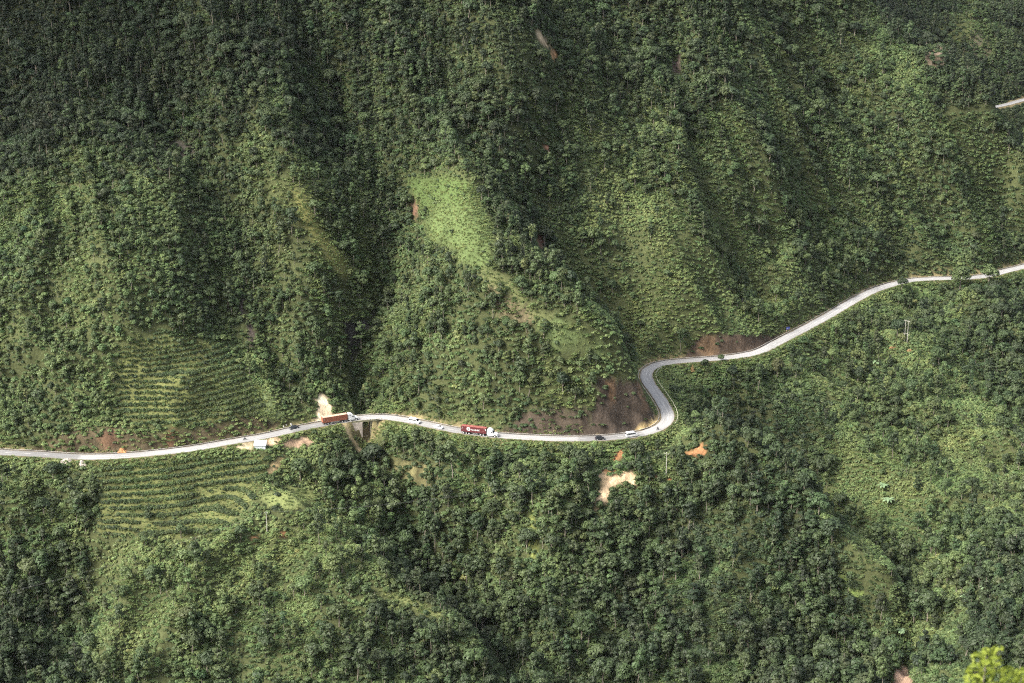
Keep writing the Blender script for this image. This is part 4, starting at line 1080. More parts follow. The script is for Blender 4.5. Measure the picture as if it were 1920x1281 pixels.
tone = np.clip(.9 + .3 * fbm(x / 9, y / 9, 3) + rng.normal(0, .06, n), .3, 1) - .12 * (px > 900)
rot = np.zeros((n, 3)); rot[:, 2] = rng.random(n) * 6.28; scl = rng.uniform(.7, 1.3, n)
gr = gn_scatter('grass', [], np.stack([x, y, z - .04], 1), rot, scl[:, None] * np.ones((1, 3)), rng.integers(0, 3, n), dict(tone=tone, hue=rng.normal(-.014, .012, n)), [[t] for t in tufts])
tag(gr, 'bright grass on the clearings, terraces and road verges', 'grass', kind='stuff'); print('grass', n)
# ------------------------------------------------------------------ vehicles
WHITE = paint('white_body_paint', (.78, .78, .77), .35, var=.05); BLACKP = paint('black_body_paint', (.025, .027, .032), .3, var=.2)
GLASS = paint('dark_window_glass', (.02, .024, .03), .12, var=.2); TYRE = paint('tyre_rubber', (.025, .025, .026), .85, var=.3)
RIM = paint('grey_steel_rim', (.55, .55, .55), .45, .2); CHASSIS = paint('chassis_grey', (.06, .06, .065), .7, var=.4); STEEL = paint('bare_steel', (.5, .5, .5), .4, .5)
LAMP_W = paint('lamp_clear', (.7, .7, .68), .2); LAMP_R = paint('lamp_red', (.35, .02, .015), .3); LETTER = paint('white_lettering', (.8, .8, .78), .6, var=.08)
RUST_O = paint('orange_container_steel', (.30, .105, .062), .6, var=.18, scale=1.2); RUST_R = paint('maroon_container_steel', (.105, .020, .023), .6, var=.2, scale=1.2)
ROOF_O = paint('pale_container_roof', (.48, .35, .25), .7, var=.2, scale=.8); ROOF_R = paint('pale_maroon_roof', (.26, .085, .068), .7, var=.2, scale=.8)  # roofs paler than the container sides
def road_pose(px, py, lane, heading=1):
    x, y = at_z(px, py); i = int(np.argmin(np.hypot(ROAD[:, 0] - x, ROAD[:, 1] - y))); t = ROAD_T[i]; n = np.array([-t[1], t[0]])
    p = ROAD[i] + n * lane; a = math.atan2(t[1], t[0]) + (0 if heading > 0 else math.pi)
    return (p[0], p[1], .045), (0, 0, a)
def wheel(parent, x, y, r, w):
    s = 1 if y > 0 else -1
    t = MB().cyl((x, y - w / 2, r), (x, y + w / 2, r), r, n=20).build('wheel', TYRE, parent, bevel=.03)
    MB().cyl((x, y + s * (w / 2 - .02), r), (x, y + s * (w / 2 + .02), r), r * .62, r * .55, n=16).build('rim', RIM, t)
    return t
def text_mesh(txt, size, name, mat, parent, loc, rot, depth=.004):
    cu = bpy.data.curves.new(name, 'FONT'); cu.body = txt; cu.size = size; cu.extrude = depth; cu.align_x = 'LEFT'; cu.align_y = 'CENTER'; cu.offset = size * .02
    tmp = bpy.data.objects.new('tmp', cu); COL.objects.link(tmp); bpy.context.view_layer.update()
    me = bpy.data.meshes.new_from_object(tmp.evaluated_get(bpy.context.evaluated_depsgraph_get())); bpy.data.objects.remove(tmp)
    me.materials.clear(); me.materials.append(mat)
    o = bpy.data.objects.new(name, me); COL.objects.link(o); o.parent = parent; o.location = loc; o.rotation_euler = rot
    return o
def container(parent, body, roof, x0, x1, lettered):
    z0, z1, hw = 1.28, 3.87, 1.22
    b = MB(); b.box((x0 + x1) / 2, 0, (z0 + z1) / 2, x1 - x0 - .2, 2 * hw - .1, z1 - z0 - .06)
    n = 38; st = (x1 - x0 - .5) / n                                   # pressed ribs down both sides
    for i in range(n):
        for s in (-1, 1): b.box(x0 + .25 + (i + .5) * st, s * (hw - .045), (z0 + z1) / 2, st * .55, .05, z1 - z0 - .24)
    for s in (-1, 1):
        b.box((x0 + x1) / 2, s * (hw - .03), z1 - .06, x1 - x0 - .3, .07, .12); b.box((x0 + x1) / 2, s * (hw - .03), z0 + .08, x1 - x0 - .3, .07, .16)
        for xe in (x0 + .08, x1 - .08): b.box(xe, s * (hw - .06), (z0 + z1) / 2, .16, .14, z1 - z0)
    c = b.build('container', body, parent)
    r = MB()
    for i in range(19): r.box(x0 + .4 + i * (x1 - x0 - .8) / 18, 0, z1 + .0, .3, 2 * hw - .35, .03)
    r.box((x0 + x1) / 2, 0, z1 - .025, x1 - x0 - .2, 2 * hw - .2, .03); r.build('container_roof', roof, c)
    d = MB()
    for s in (-1, 1):
        d.box(x0 + .05, s * .58, (z0 + z1) / 2, .05, 1.08, z1 - z0 - .3)
        for q in (.3, .85): d.cyl((x0 + .01, s * q, z0 + .2), (x0 + .01, s * q, z1 - .2), .02, n=6)
    d.build('container_door', body, c)
    rx = (math.pi / 2, 0, 0); yf = -hw - .012
    for k, ch in enumerate('4225'): text_mesh(ch, .34, 'lettering', LETTER, c, (x0 + .5, yf, z1 - .45 - k * .3), rx)
    if lettered:
        L_ = MB(); cx, cz = x0 + 3.75, 2.72                            # round emblem: white ring with a wave cut through it
        for i in range(22):
            a0, a1 = math.radians(25 + i * 14.6), math.radians(25 + (i + 1) * 14.6); ro, ri = .86, .40 + .16 * abs(math.sin(a0 * .5))
            vs = [(cx + r * math.cos(a) * 1.06, yf + e, cz + r * math.sin(a)) for e in (0, .02) for a, r in ((a0, ri), (a0, ro), (a1, ro), (a1, ri))]
            L_.add(vs, [(0, 1, 2, 3), (7, 6, 5, 4)])
        for k, (dz, dx) in enumerate(((.16, .05), (-.16, .22))):
            L_.add([(cx - .35 + dx, yf, cz + dz - .06), (cx + .75 + dx, yf, cz + dz - .2), (cx + .78 + dx, yf, cz + dz - .06), (cx - .3 + dx, yf, cz + dz + .08)], [(0, 1, 2, 3)])
        L_.build('emblem', LETTER, c)
        text_mesh('T.S. LINES', .98, 'lettering', LETTER, c, (x0 + 4.85, yf, 2.5), rx)
        text_mesh('A', .5, 'lettering', paint('faded_pink_mark', (.6, .2, .18), .6), c, (x1 - 1.5, yf, 2.45), rx)
        MB().add([(x1 - .45, yf, 3.6), (x1 - .2, yf, 2.8), (x1 - .05, yf, 2.8), (x1 - .05, yf, 3.3), (x1 - .2, yf, 3.6)], [(0, 1, 2, 3, 4)]).build('emblem', LETTER, c)
    else:
        text_mesh('22G1', .3, 'lettering', paint('pale_orange_mark', (.62, .28, .18), .6), c, (x1 - .95, yf, 3.4), rx)
    return c
def truck(px, py, lane, body, roof, lettered, label):
    loc, rot = road_pose(px, py, lane); e = empty('container_truck', loc, rot); tag(e, label, 'truck', 'container trucks on the road')
    ox = 3.3                                                           # centre the 18 m rig on its origin
    x0, x1 = -12.2 + ox, 0 + ox
    container(e, body, roof, x0, x1, lettered)
    t = MB()
    for s in (-1, 1): t.box((x0 + x1) / 2 - .2, s * .45, 1.08, 11.6, .16, .34)
    for i in range(8): t.box(x0 + .5 + i * 1.6, 0, 1.14, .12, 2.3, .16)
    for s in (-1, 1): t.box(x0 + 6.6, s * .9, .75, .14, .14, .9)
    t.box(x0 + .15, 0, .72, .1, 2.3, .16); ch = t.build('trailer_frame', CHASSIS, e)
    for s in (-1, 1): MB().box(x0 + .1, s * .95, .86, .05, .3, .14).build('tail_lamp', LAMP_R, ch)
    g = MB()
    for s in (-1, 1):
        for z in (.65, .95): g.box(x0 + 6.9, s * 1.15, z, 2.4, .04, .09)
    g.build('side_guard', STEEL, e)
    for x in (x0 + 1.3, x0 + 2.6, x0 + 3.9, x1 - 2.6, x1 - 1.25):
        for s in (-1, 1): wheel(e, x, s * 1.0, .51, .46)
    f = MB(); f.box(x1 + .9, 0, .85, 7.6, .9, .26); f.box(x1 - 2, 0, 1.0, 2.4, 1.6, .1); f.build('tractor_frame', CHASSIS, e)
    for s in (-1, 1): wheel(e, x1 + 4.35, s * 1.02, .51, .32)
    cab = MB().prism([(x1 + .55, 1.05), (x1 + .55, 3.45), (x1 + .75, 3.72), (x1 + 1.5, 3.88), (x1 + 2.2, 3.72), (x1 + 2.9, 3.2), (x1 + 3.1, 2.72), (x1 + 3.62, 2.02), (x1 + 3.62, .62), (x1 + 2.2, .52), (x1 + 2.2, .7), (x1 + .7, .7)],
                     -1.2, 1.2, inset=(2.9, .16, .9)).build('cab', WHITE, e, bevel=.07)
    MB().prism([(x1 + 3.55, .62), (x1 + 3.55, 2.0), (x1 + 4.7, 1.78), (x1 + 5.25, 1.55), (x1 + 5.45, 1.2), (x1 + 5.45, .95), (x1 + 4.95, .98), (x1 + 4.7, 1.12), (x1 + 4.05, 1.12), (x1 + 3.8, .8), (x1 + 3.8, .62)],
               -1.08, 1.08, inset=(1.3, .22, .7)).build('bonnet', WHITE, e, bevel=.07)
    MB().box(x1 + 5.42, 0, .62, .22, 2.3, .38).build('bumper', WHITE, e, bevel=.05)
    MB().box(x1 + 5.46, 0, 1.12, .04, 1.0, .5).build('grille', STEEL, e)
    MB().add([(x1 + 3.12, -.98, 2.74), (x1 + 3.66, -1.08, 2.06), (x1 + 3.66, 1.08, 2.06), (x1 + 3.12, .98, 2.74)], [(0, 1, 2, 3)]).build('windscreen', GLASS, e)
    for s in (-1, 1):
        y = s * 1.212
        MB().box(x1 + 2.72, y, 2.28, .72, .012, .56).build('side_window', GLASS, cab); MB().box(x1 + 1.35, y * .985, 2.98, .42, .012, .36).build('sleeper_window', GLASS, cab)
        MB().box(x1 + 2.85, s * 1.215, 1.62, .18, .02, .05).build('handle', CHASSIS, cab)
        m = MB(); m.box(x1 + 3.3, s * 1.42, 2.25, .12, .24, .62); m.tube([(x1 + 3.3, s * 1.15, 2.0), (x1 + 3.3, s * 1.42, 2.0)], .02); m.build('mirror', CHASSIS, e)
        MB().cyl((x1 + .9, s * .95, .72), (x1 + 2.1, s * .95, .72), .32, n=14).build('fuel_tank', STEEL, e)
        MB().box(x1 + 5.28, s * .82, 1.08, .12, .3, .22).build('headlight', LAMP_W, e, bevel=.03)
        MB().tube([(x1 + .48, s * .95, 1.0), (x1 + .48, s * .95, 3.5)], .07).build('exhaust_stack', STEEL, e)
    return e
truck(636, 790, -1.3, RUST_O, ROOF_O, False, 'white tractor truck hauling a faded orange container past the pale earth scar')
truck(899, 814, -1.4, RUST_R, ROOF_R, True, 'white tractor truck hauling a dark red container lettered in white')
def van(px, py, lane, label, cat='van'):
    loc, rot = road_pose(px, py, lane); e = empty('minibus', loc, rot); tag(e, label, cat, 'white minibuses on the road')
    b = MB().prism([(-2.75, .42), (-2.8, 1.2), (-2.68, 2.25), (-2.45, 2.46), (1.0, 2.46), (1.35, 2.34), (2.05, 1.42), (2.7, 1.16), (2.85, .9), (2.85, .42), (2.3, .34), (-2.3, .34)], -.98, .98, inset=(1.3, .13, 1.1)).build('body', WHITE, e, bevel=.07)
    for s in (-1, 1):
        for k, (a, c) in enumerate(((-2.5, -1.75), (-1.65, -.75), (-.65, .2), (.3, .85))):
            MB().add([(a, s * .985, 1.38), (c, s * .985, 1.38), (c, s * .915, 2.05), (a, s * .915, 2.05)], [(0, 1, 2, 3)] if s < 0 else [(3, 2, 1, 0)]).build('side_window', GLASS, b)
        MB().add([(.97, s * .985, 1.38), (1.85, s * .985, 1.38), (1.42, s * .93, 1.95), (.97, s * .915, 2.05)], [(0, 1, 2, 3)] if s < 0 else [(3, 2, 1, 0)]).build('front_window', GLASS, b)
        MB().box(2.74, s * .72, .98, .14, .34, .2).build('headlight', LAMP_W, e); MB().box(-2.8, s * .85, 1.0, .05, .16, .5).build('tail_lamp', LAMP_R, e)
        MB().box(1.75, s * 1.08, 1.5, .1, .16, .26).build('mirror', CHASSIS, e)
        for x in (-1.75, 1.75): wheel(e, x, s * .87, .35, .24)
    MB().add([(1.40, -.82, 2.32), (2.09, -.9, 1.44), (2.09, .9, 1.44), (1.40, .82, 2.32)], [(0, 1, 2, 3)]).build('windscreen', GLASS, e)
    MB().add([(-2.72, -.8, 2.2), (-2.72, .8, 2.2), (-2.815, .84, 1.4), (-2.815, -.84, 1.4)], [(0, 1, 2, 3)]).build('rear_window', GLASS, e)
    MB().box(2.84, 0, .5, .12, 1.9, .22).build('bumper', CHASSIS, e)
    return e
van(777, 795, -1.5, 'white minibus with a dark window band, just right of the bridge')
van(1181, 819, -1.45, 'white minibus driving towards the sharp bend, behind no other van')
def car(px, py, lane, heading, mat, label, suv=False, cat='car'):
    loc, rot = road_pose(px, py, lane, heading); e = empty('suv' if suv else 'sedan_car', loc, rot); tag(e, label, cat)
    k = 1.12 if suv else 1.0
    b = MB().prism([(-2.2, .32), (-2.25, .7), (-2.15, .95 * k), (-1.2, 1.0 * k), (1.0, .98 * k), (1.95, .86 * k), (2.25, .66), (2.25, .32), (1.9, .24), (-1.9, .24)], -.89, .89, inset=(.6, .07, .5)).build('body', mat, e, bevel=.06)
    rf = 1.5 * k + (.12 if suv else 0); rb = -2.0 if suv else -1.75
    MB().prism([(rb, .95 * k), (rb + .45, rf - .04), (-.2, rf + .03), (.35, rf - .04), (1.2, .96 * k)], -.8, .8, inset=(.9, .18, .6)).build('cabin', mat, e, bevel=.05)
    z0, z1 = 1.02 * k, rf - .09
    for s in (-1, 1):
        for a, c in ((rb + .35, -.55), (-.47, .62)):
            MB().add([(a, s * .80, z0), (c + (.3 if c > 0 else 0), s * .80, z0), (c - .05, s * .69, z1), (a + .18, s * .69, z1)], [(0, 1, 2, 3)] if s < 0 else [(3, 2, 1, 0)]).build('side_window', GLASS, b)
        MB().box(2.17, s * .62, .66, .14, .36, .14).build('headlight', LAMP_W, e); MB().box(-2.2, s * .66, .78, .08, .3, .14).build('tail_lamp', LAMP_R, e)
        MB().box(.85, s * .95, 1.02 * k, .1, .18, .14).build('mirror', mat, e)
        for x in (-1.35, 1.38): wheel(e, x, s * .78, .33 * (1.08 if suv else 1), .22)
    MB().add([(.42, -.58, rf - .03), (1.23, -.7, z0 - .02), (1.23, .7, z0 - .02), (.42, .58, rf - .03)], [(0, 1, 2, 3)]).build('windscreen', GLASS, e)
    MB().add([(rb + .38, -.58, rf - .1), (rb + .38, .58, rf - .1), (rb - .03, .7, z0), (rb - .03, -.7, z0)], [(0, 1, 2, 3)]).build('rear_window', GLASS, e)
    return e
car(821, 803, -1.5, 1, WHITE, 'small white car between the minibus and the dark red container truck')
car(551, 802, 1.2, -1, BLACKP, 'black car on the road behind the orange container truck')
car(1124, 823, -1.6, 1, BLACKP, 'black car following the white minibus towards the bend', suv=True)
# people on motorbikes
def skin_body(name, pts, edges, radii, mat, parent=None):
    me = bpy.data.meshes.new(name); me.from_pydata(pts, edges, []); o = bpy.data.objects.new(name, me); COL.objects.link(o)
    if parent: o.parent = parent
    o.modifiers.new('skin', 'SKIN'); s = o.modifiers.new('sub', 'SUBSURF'); s.levels = s.render_levels = 1
    for i, r in enumerate(radii): me.skin_vertices[0].data[i].radius = (r, r)
    me.skin_vertices[0].data[0].use_root = True
    me.materials.append(mat); return o
def motorbike(px, py, lane, heading, label, rider=None, shirt=(.05, .05, .06), at=None):
    loc, rot = (at if at else road_pose(px, py, lane, heading)); e = empty('motorbike', loc, rot); tag(e, label, 'motorbike')
    for x in (-.62, .62):
        w = MB().tube([(x + .27 * math.cos(a), 0, .3 + .27 * math.sin(a)) for a in np.linspace(0, 6.283, 17)], .05, 6).build('wheel', TYRE, e)
        MB().cyl((x, -.05, .3), (x, .05, .3), .16, n=10).build('rim', RIM, w)
    b = MB(); b.prism([(-.75, .62), (-.7, .76), (.05, .72), (.4, .9), (.52, .85), (.35, .45), (-.1, .32), (-.4, .4)], -.13, .13); b.build('body', BLACKP, e, bevel=.03)
    MB().box(-.3, 0, .78, .75, .24, .1).build('seat', TYRE, e, bevel=.03)
    h = MB(); h.tube([(.62, 0, .3), (.45, 0, .95), (.4, -.33, 1.02)], .025); h.tube([(.45, 0, .95), (.4, .33, 1.02)], .025); h.build('handlebar', CHASSIS, e)
    MB().cyl((.5, 0, .86), (.58, 0, .85), .09, n=10).build('headlight', LAMP_W, e)
    if rider:
        p = empty('person', loc, rot); tag(p, rider, 'person')
        J = [(-.25, 0, .92), (-.22, 0, 1.15), (-.16, 0, 1.38), (-.13, 0, 1.5), (-.1, 0, 1.62), (-.08, 0, 1.72),
             (-.15, .2, 1.38), (.08, .27, 1.16), (.36, .3, 1.06), (-.15, -.2, 1.38), (.08, -.27, 1.16), (.36, -.3, 1.06),
             (-.2, .1, .9), (.2, .17, .82), (.08, .17, .42), (.24, .17, .36), (-.2, -.1, .9), (.2, -.17, .82), (.08, -.17, .42), (.24, -.17, .36)]
        E = [(0, 1), (1, 2), (2, 3), (3, 4), (4, 5), (2, 6), (6, 7), (7, 8), (2, 9), (9, 10), (10, 11), (0, 12), (12, 13), (13, 14), (14, 15), (0, 16), (16, 17), (17, 18), (18, 19)]
        R_ = [.16, .15, .17, .07, .095, .09, .075, .055, .04, .075, .055, .04, .1, .08, .055, .045, .1, .08, .055, .045]
        skin_body('body', J, E, R_, paint('dark_clothes', shirt, .8), p)
        hm = MB()
        for k in range(5):
            a = k * .3; hm.cyl((-.09, 0, 1.64 + .13 * math.sin(a)), (-.09, 0, 1.64 + .13 * math.sin(a + .3)), .13 * math.cos(a), max(.01, .13 * math.cos(a + .3)), 10)
        hm.build('helmet', paint('dark_helmet', (.05, .05, .07), .3), p)
    return e
motorbike(1241, 809, -1.2, 1, 'dark motorbike with a rider in the middle of the sharp bend', 'person in dark clothes riding a motorbike round the sharp bend')
motorbike(459, 823, -.6, 1, 'motorbike with a rider on the road beside the white hut', 'person in grey clothes riding a motorbike beside the white hut', (.16, .16, .18))
_p, _r = road_pose(1577, 575, 3.0, 1)
motorbike(0, 0, 0, 1, 'dark motorbike standing at the inner edge of the upper road', at=(_p, _r))

# ------------------------------------------------------------------ bridge over the gully
T0 = ROAD_T[BI]; RZ = math.atan2(T0[1], T0[0])
br = empty('bridge', (ROAD[BI, 0], ROAD[BI, 1], 0), (0, 0, RZ)); tag(br, 'small concrete bridge carrying the road across the dark gully', 'bridge')
STAIN = paint('stained_pale_concrete', (.40, .345, .29), .9, var=.35, scale=.7); MOSS = paint('mossy_concrete', (.20, .19, .12), .95, var=.35, scale=.8)
d = MB(); d.box(1.0, 0, -.42, 14.5, 7.4, .5); dk = d.build('deck', MOSS, br, bevel=.04)
for s in (-1, 1): MB().box(1.0, s * 3.55, -.02, 14.5, .34, .44).build('edge_beam', MOSS, br, bevel=.04)
MB().box(-4.0, -.2, -4.6, 5.6, 7.0, 7.9).build('abutment', STAIN, br, bevel=.05)
a2 = MB(); a2.box(5.9, .3, -4.6, 5.2, 6.4, 7.9); a2.build('abutment', STAIN, br, bevel=.05)
w = MB()
for i, x in enumerate((2.9, 4.3, 5.9)): w.box(x, -3.05 - .05 * i, -4.2, .5, .5, 7.2)
w.build('buttress', MOSS, br, bevel=.05)
MB().box(-7.1, -3.35, -2.4, .9, .5, 3.6).build('wing_wall', STAIN, br, bevel=.05)
POSTM = paint('white_post_paint', (.72, .71, .68), .7, var=.15); POSTB = paint('black_post_base', (.05, .05, .05), .8)
pst = None
for k in range(9):
    i = BI + int(round((-7 + k * 2.6) / 1.5)); t = ROAD_T[i]; n = np.array([-t[1], t[0]]); p = ROAD[i] - n * (3.53 if k < 6 else 3.7)
    e = empty('guard_post', (p[0], p[1], .19 if k < 6 else .0), (0, 0, math.atan2(t[1], t[0])))
    tag(e, f'short white concrete guard post on the bridge edge, {ORD[k + 1] if k < 8 else "last"} from left', 'guard post', 'guard posts along the bridge')
    if pst is None:
        pst = [MB().box(0, 0, .52, .18, .18, .55).build('post', POSTM, e, bevel=.02), MB().box(0, 0, .11, .2, .2, .25).build('base', POSTB, e)]
    else:
        for q in pst:
            c = q.copy(); COL.objects.link(c); c.parent = e
# guard rail round the outside of the bend
ga = int(np.argmin(np.hypot(*(ROAD - np.array(at_z(1226, 687))).T))); gb = int(np.argmin(np.hypot(*(ROAD - np.array(at_z(1252, 792))).T)))
g0, g1 = min(ga, gb), max(ga, gb)
gr_root = empty('guard_rail', (ROAD[g0, 0], ROAD[g0, 1], 0)); tag(gr_root, 'pale guard rail round the outside of the sharp bend', 'guard rail')
base3 = np.array([ROAD[g0, 0], ROAD[g0, 1], 0]); RAILM = paint('pale_guard_rail', (.62, .60, .46), .6, var=.15)
rail = MB(); pr = [(0, .45), (.06, .53), (0, .61), (.06, .69), (0, .77)]; vs, fs = [], []
for j, i in enumerate(range(g0, g1 + 1)):
    t = ROAD_T[i]; n = np.array([-t[1], t[0]])
    for o_, z_ in pr: q = ROAD[i] - n * (4.75 - o_); vs.append((q[0] - base3[0], q[1] - base3[1], z_))
    if j:
        for k in range(4): fs.append(((j - 1) * 5 + k, j * 5 + k, j * 5 + k + 1, (j - 1) * 5 + k + 1))
rail.add(vs, fs); ro = rail.build('rail', RAILM, gr_root); so_ = ro.modifiers.new('thick', 'SOLIDIFY'); so_.thickness = .012
for i in range(g0, g1 + 1, 2):
    t = ROAD_T[i]; n = np.array([-t[1], t[0]]); q = ROAD[i] - n * 4.86; MB().box(q[0] - base3[0], q[1] - base3[1], .3, .12, .12, 1.0, math.atan2(t[1], t[0])).build('post', RAILM, gr_root)

# ------------------------------------------------------------------ white-roofed hut
hut = empty('hut', (HUT[0], HUT[1] + .6, hz - .05), (0, 0, math.radians(1))); tag(hut, 'small white shed with a pale metal roof below the road', 'hut')
WALLM = paint('pale_sheet_wall', (.52, .54, .57), .6, var=.08); ROOFM = paint('white_sheet_roof', (.80, .80, .80), .5, var=.06)
wl = MB(); wl.prism([(-1.6, 0), (1.6, 0), (1.6, 3.05), (-1.6, 2.1)], -2.5, 2.5)
wv = [(y, x, z) for x, y, z in wl.v]; wl.v = wv; wl.f = [tuple(reversed(f)) for f in wl.f]; wo = wl.build('wall', WALLM, hut)
rf = MB(); nr = 22
for i in range(nr):
    xx = -2.85 + (i + .5) * 5.7 / nr; rf.add([(xx - .13, -2.0, 2.03), (xx, -2.0, 2.09), (xx + .13, -2.0, 2.03), (xx + .13, 1.9, 3.24), (xx, 1.9, 3.30), (xx - .13, 1.9, 3.24)], [(0, 1, 4, 5), (1, 2, 3, 4)])
ro = rf.build('roof', ROOFM, hut); sm = ro.modifiers.new('thick', 'SOLIDIFY'); sm.thickness = .03
rb = MB()
for i in range(9): rb.box(-2.4 + i * .6, -1.62, 1.05, .05, .03, 2.0)
rb.build('wall_rib', WALLM, wo)
MB().box(1.9, 1.612, 1.0, .9, .04, 1.95).build('door', paint('grey_door', (.3, .3, .3), .7), wo)

# ------------------------------------------------------------------ poles and wires
CONC_P = paint('pale_pole_concrete', (.30, .29, .25), .85, var=.15); INS = paint('white_insulator', (.6, .6, .58), .3)
def pole(px, py, h, label, arm=1.7, ang=0.3):
    b = hit(px, py); e = empty('utility_pole', tuple(b), (0, 0, ang)); tag(e, label, 'utility pole', 'power poles across the slope')
    MB().tube([(0, 0, -1), (0, 0, h)], [.24, .14], 10).build('pole', CONC_P, e)
    a = MB().box(0, -.16, h - .45, arm, .12, .14).build('crossarm', CONC_P, e); pts = []
    for dx, dz in ((-arm / 2 + .08, -.38), (0, .0), (arm / 2 - .08, -.38)):
        MB().cyl((dx, -.16, h + dz), (dx, -.16, h + dz + .38), .07, .05, 8).build('insulator', INS, e)
        pts.append(Vector(b) + Vector((dx * math.cos(ang) + .16 * math.sin(ang), dx * math.sin(ang) - .16 * math.cos(ang), h + dz + .36)))
    return pts
def twin_pole(px, py, h, label, ang):
    b = hit(px, py); e = empty('utility_pole', tuple(b), (0, 0, ang)); tag(e, label, 'utility pole', 'power poles across the slope')
    for s in (-1, 1): MB().tube([(s * .85, 0, -2), (s * .85, 0, h)], [.22, .14], 10).build('pole', CONC_P, e)
    MB().box(0, -.2, h - .3, 3.6, .14, .18).build('crossarm', CONC_P, e); MB().box(0, -.2, h - 7.6, 3.4, .14, .16).build('crossarm', CONC_P, e); pts = []
    for dx in (-1.7, 0, 1.7):
        MB().cyl((dx, -.2, h - .2), (dx, -.2, h + .2), .07, .05, 8).build('insulator', INS, e)
        pts.append(Vector(b) + Vector((dx * math.cos(ang), dx * math.sin(ang), h + .2)))
    return pts
pA = pole(501, 1001, 10.4, 'slim concrete power pole on the bright slope below the round grassy field', 1.4, .2)
pB = pole(1249, 896, 11.6, 'pale concrete power pole with a crossarm below the sharp bend', 2.3, -.25)
pC = twin_pole(1698, 645, 13.0, 'twin-post power pole joined by crossarms on the right slope', -.75)
h0 = hit(-140, 1190); pL = [Vector(h0) + Vector((dx, 0, 11)) for dx in (-.9, 0, .9)]
pR = [Vector(at_y(2080, 470, 1120.)) + Vector((dx, 0, 0)) for dx in (-1.7, 0, 1.7)]
def span(a, b, sag): return [a.lerp(b, t) - Vector((0, 0, sag * 4 * t * (1 - t))) for t in np.linspace(0, 1, 25)]
WIRE = paint('pale_power_wire', (.22, .23, .20), .6)
pl = empty('power_line', tuple(pB[1])); tag(pl, 'three thin power wires strung across the slope between the poles', 'power line')
off = pB[1]
for k in range(3):
    w_ = MB()
    for a, b, s in ((pL, pA, 4), (pA, pB, 6), (pB, pC, 5), (pC, pR, 4)): w_.tube([p - off for p in span(a[k], b[k], s)], .009, 5)
    w_.build('wire', WIRE, pl)

# ------------------------------------------------------------------ blue road sign on striped posts
sh = hit(1477, 624); sg = empty('road_sign', (sh[0], sh[1], sh[2]), (0, 0, math.radians(28))); tag(sg, 'blue signboard on two orange and white posts beside the upper road', 'road sign')
MB().box(0, -.06, 2.35, 2.3, .06, 1.35).build('board', paint('blue_sign_face', (.03, .05, .30), .5), sg, bevel=.01)
MB().box(0, -.095, 2.35, 1.9, .006, .12).build('arrow', paint('sign_white', (.6, .62, .7), .5), sg)
ORP = paint('orange_post_paint', (.62, .22, .06), .6)
for s in (-1, 1):
    p = MB().cyl((s * .8, 0, -.5), (s * .8, 0, 2.9), .07, n=10).build('post', ORP, sg)
    b_ = MB()
    for z in (.3, .9, 1.5): b_.cyl((s * .8, 0, z), (s * .8, 0, z + .28), .075, n=10)
    b_.build('white_band', POSTM, p)

# ------------------------------------------------------------------ heaps, stones, dry bush, banana plants
def mound(name, px, py, rx, ry, h, mat, label, cat, seed, rz=0):
    b = hit(px, py); rng = np.random.default_rng(seed); n = 26; u, v = np.meshgrid(np.linspace(0, 1, n), np.linspace(0, 2 * math.pi, 40, endpoint=False))
    k = 1 + .22 * np.sin(v * 3 + seed) + .13 * np.sin(v * 7 + 2 * seed); X = rx * u * k * np.cos(v); Y = ry * u * k * np.sin(v)
    Zz = h * (1 - u ** 1.7) * (1 + .35 * fbm(X * 1.3 + seed, Y * 1.3, 3)) - .35 * u + .22 * fbm(X * 3, Y * 3 + seed, 3)
    gzz = zq(b[0] + X, b[1] + Y) - b[2]
    V = np.stack([X, Y, Zz + gzz], -1).reshape(-1, 3); q = np.arange(40 * n).reshape(40, n); qn = np.roll(q, -1, 0)
    Fq = np.stack([q[:, :-1], q[:, 1:], qn[:, 1:], qn[:, :-1]], -1).reshape(-1, 4)
    o = mesh_np(name, V, Fq, mat, smooth=True); o.location = tuple(b); return tag(o, label, cat)
M_EARTH = paint('loose_orange_earth', (.34, .17, .07), .95, var=.4, scale=1.2); M_GRAV = paint('pale_rubble', (.34, .30, .26), .95, var=.35, scale=1.0)
mound('earth_heap', 229, 848, 2.4, 1.5, 1.3, M_EARTH, 'orange heap of loose earth at the foot of the roadside bank', 'earth heap', 3)
mound('rubble_heap', 124, 868, 3.4, 2.2, 1.3, M_GRAV, 'longer pale rubble heap just below the road, far left', 'rubble heap', 5)
mound('rubble_heap', 154, 872, 1.9, 1.7, 1.5, M_GRAV, 'smaller pale rubble heap right of the longer one', 'rubble heap', 8)
M_STONE = paint('whitish_stone', (.55, .53, .5), .9, var=.2)
for k, (a, b_, r) in enumerate(((532, 801, .45), (537, 799.5, .35), (546, 798, .5))):
    mound('roadside_stone', a, b_, r, r * .8, r * 1.3, M_STONE, ['left', 'middle', 'right'][k] + ' one of three whitish stones by the road above the black car', 'stone', 11 + k)
M_STRAW = leaf_mat('dried_straw', [(0, (.24, .15, .06)), (1, (.48, .34, .15))], .1)
hb = hit(1298, 698); lob = [(0, 0, .5 + k * .42, .95 - k * .17, .95 - k * .17, .45) for k in range(6)]
V, Fq = lobed(lob, 260, .32, 77, jit=.4); o = mesh_np('dried_bush', V, Fq, M_STRAW); o.location = tuple(hb); o['tone'] = .5; o['hue'] = 0.; o.scale = (1.25, 1.25, 1.35)
tag(o, 'tan dried-out pointed bush beside the road inside the hairpin', 'dried bush')
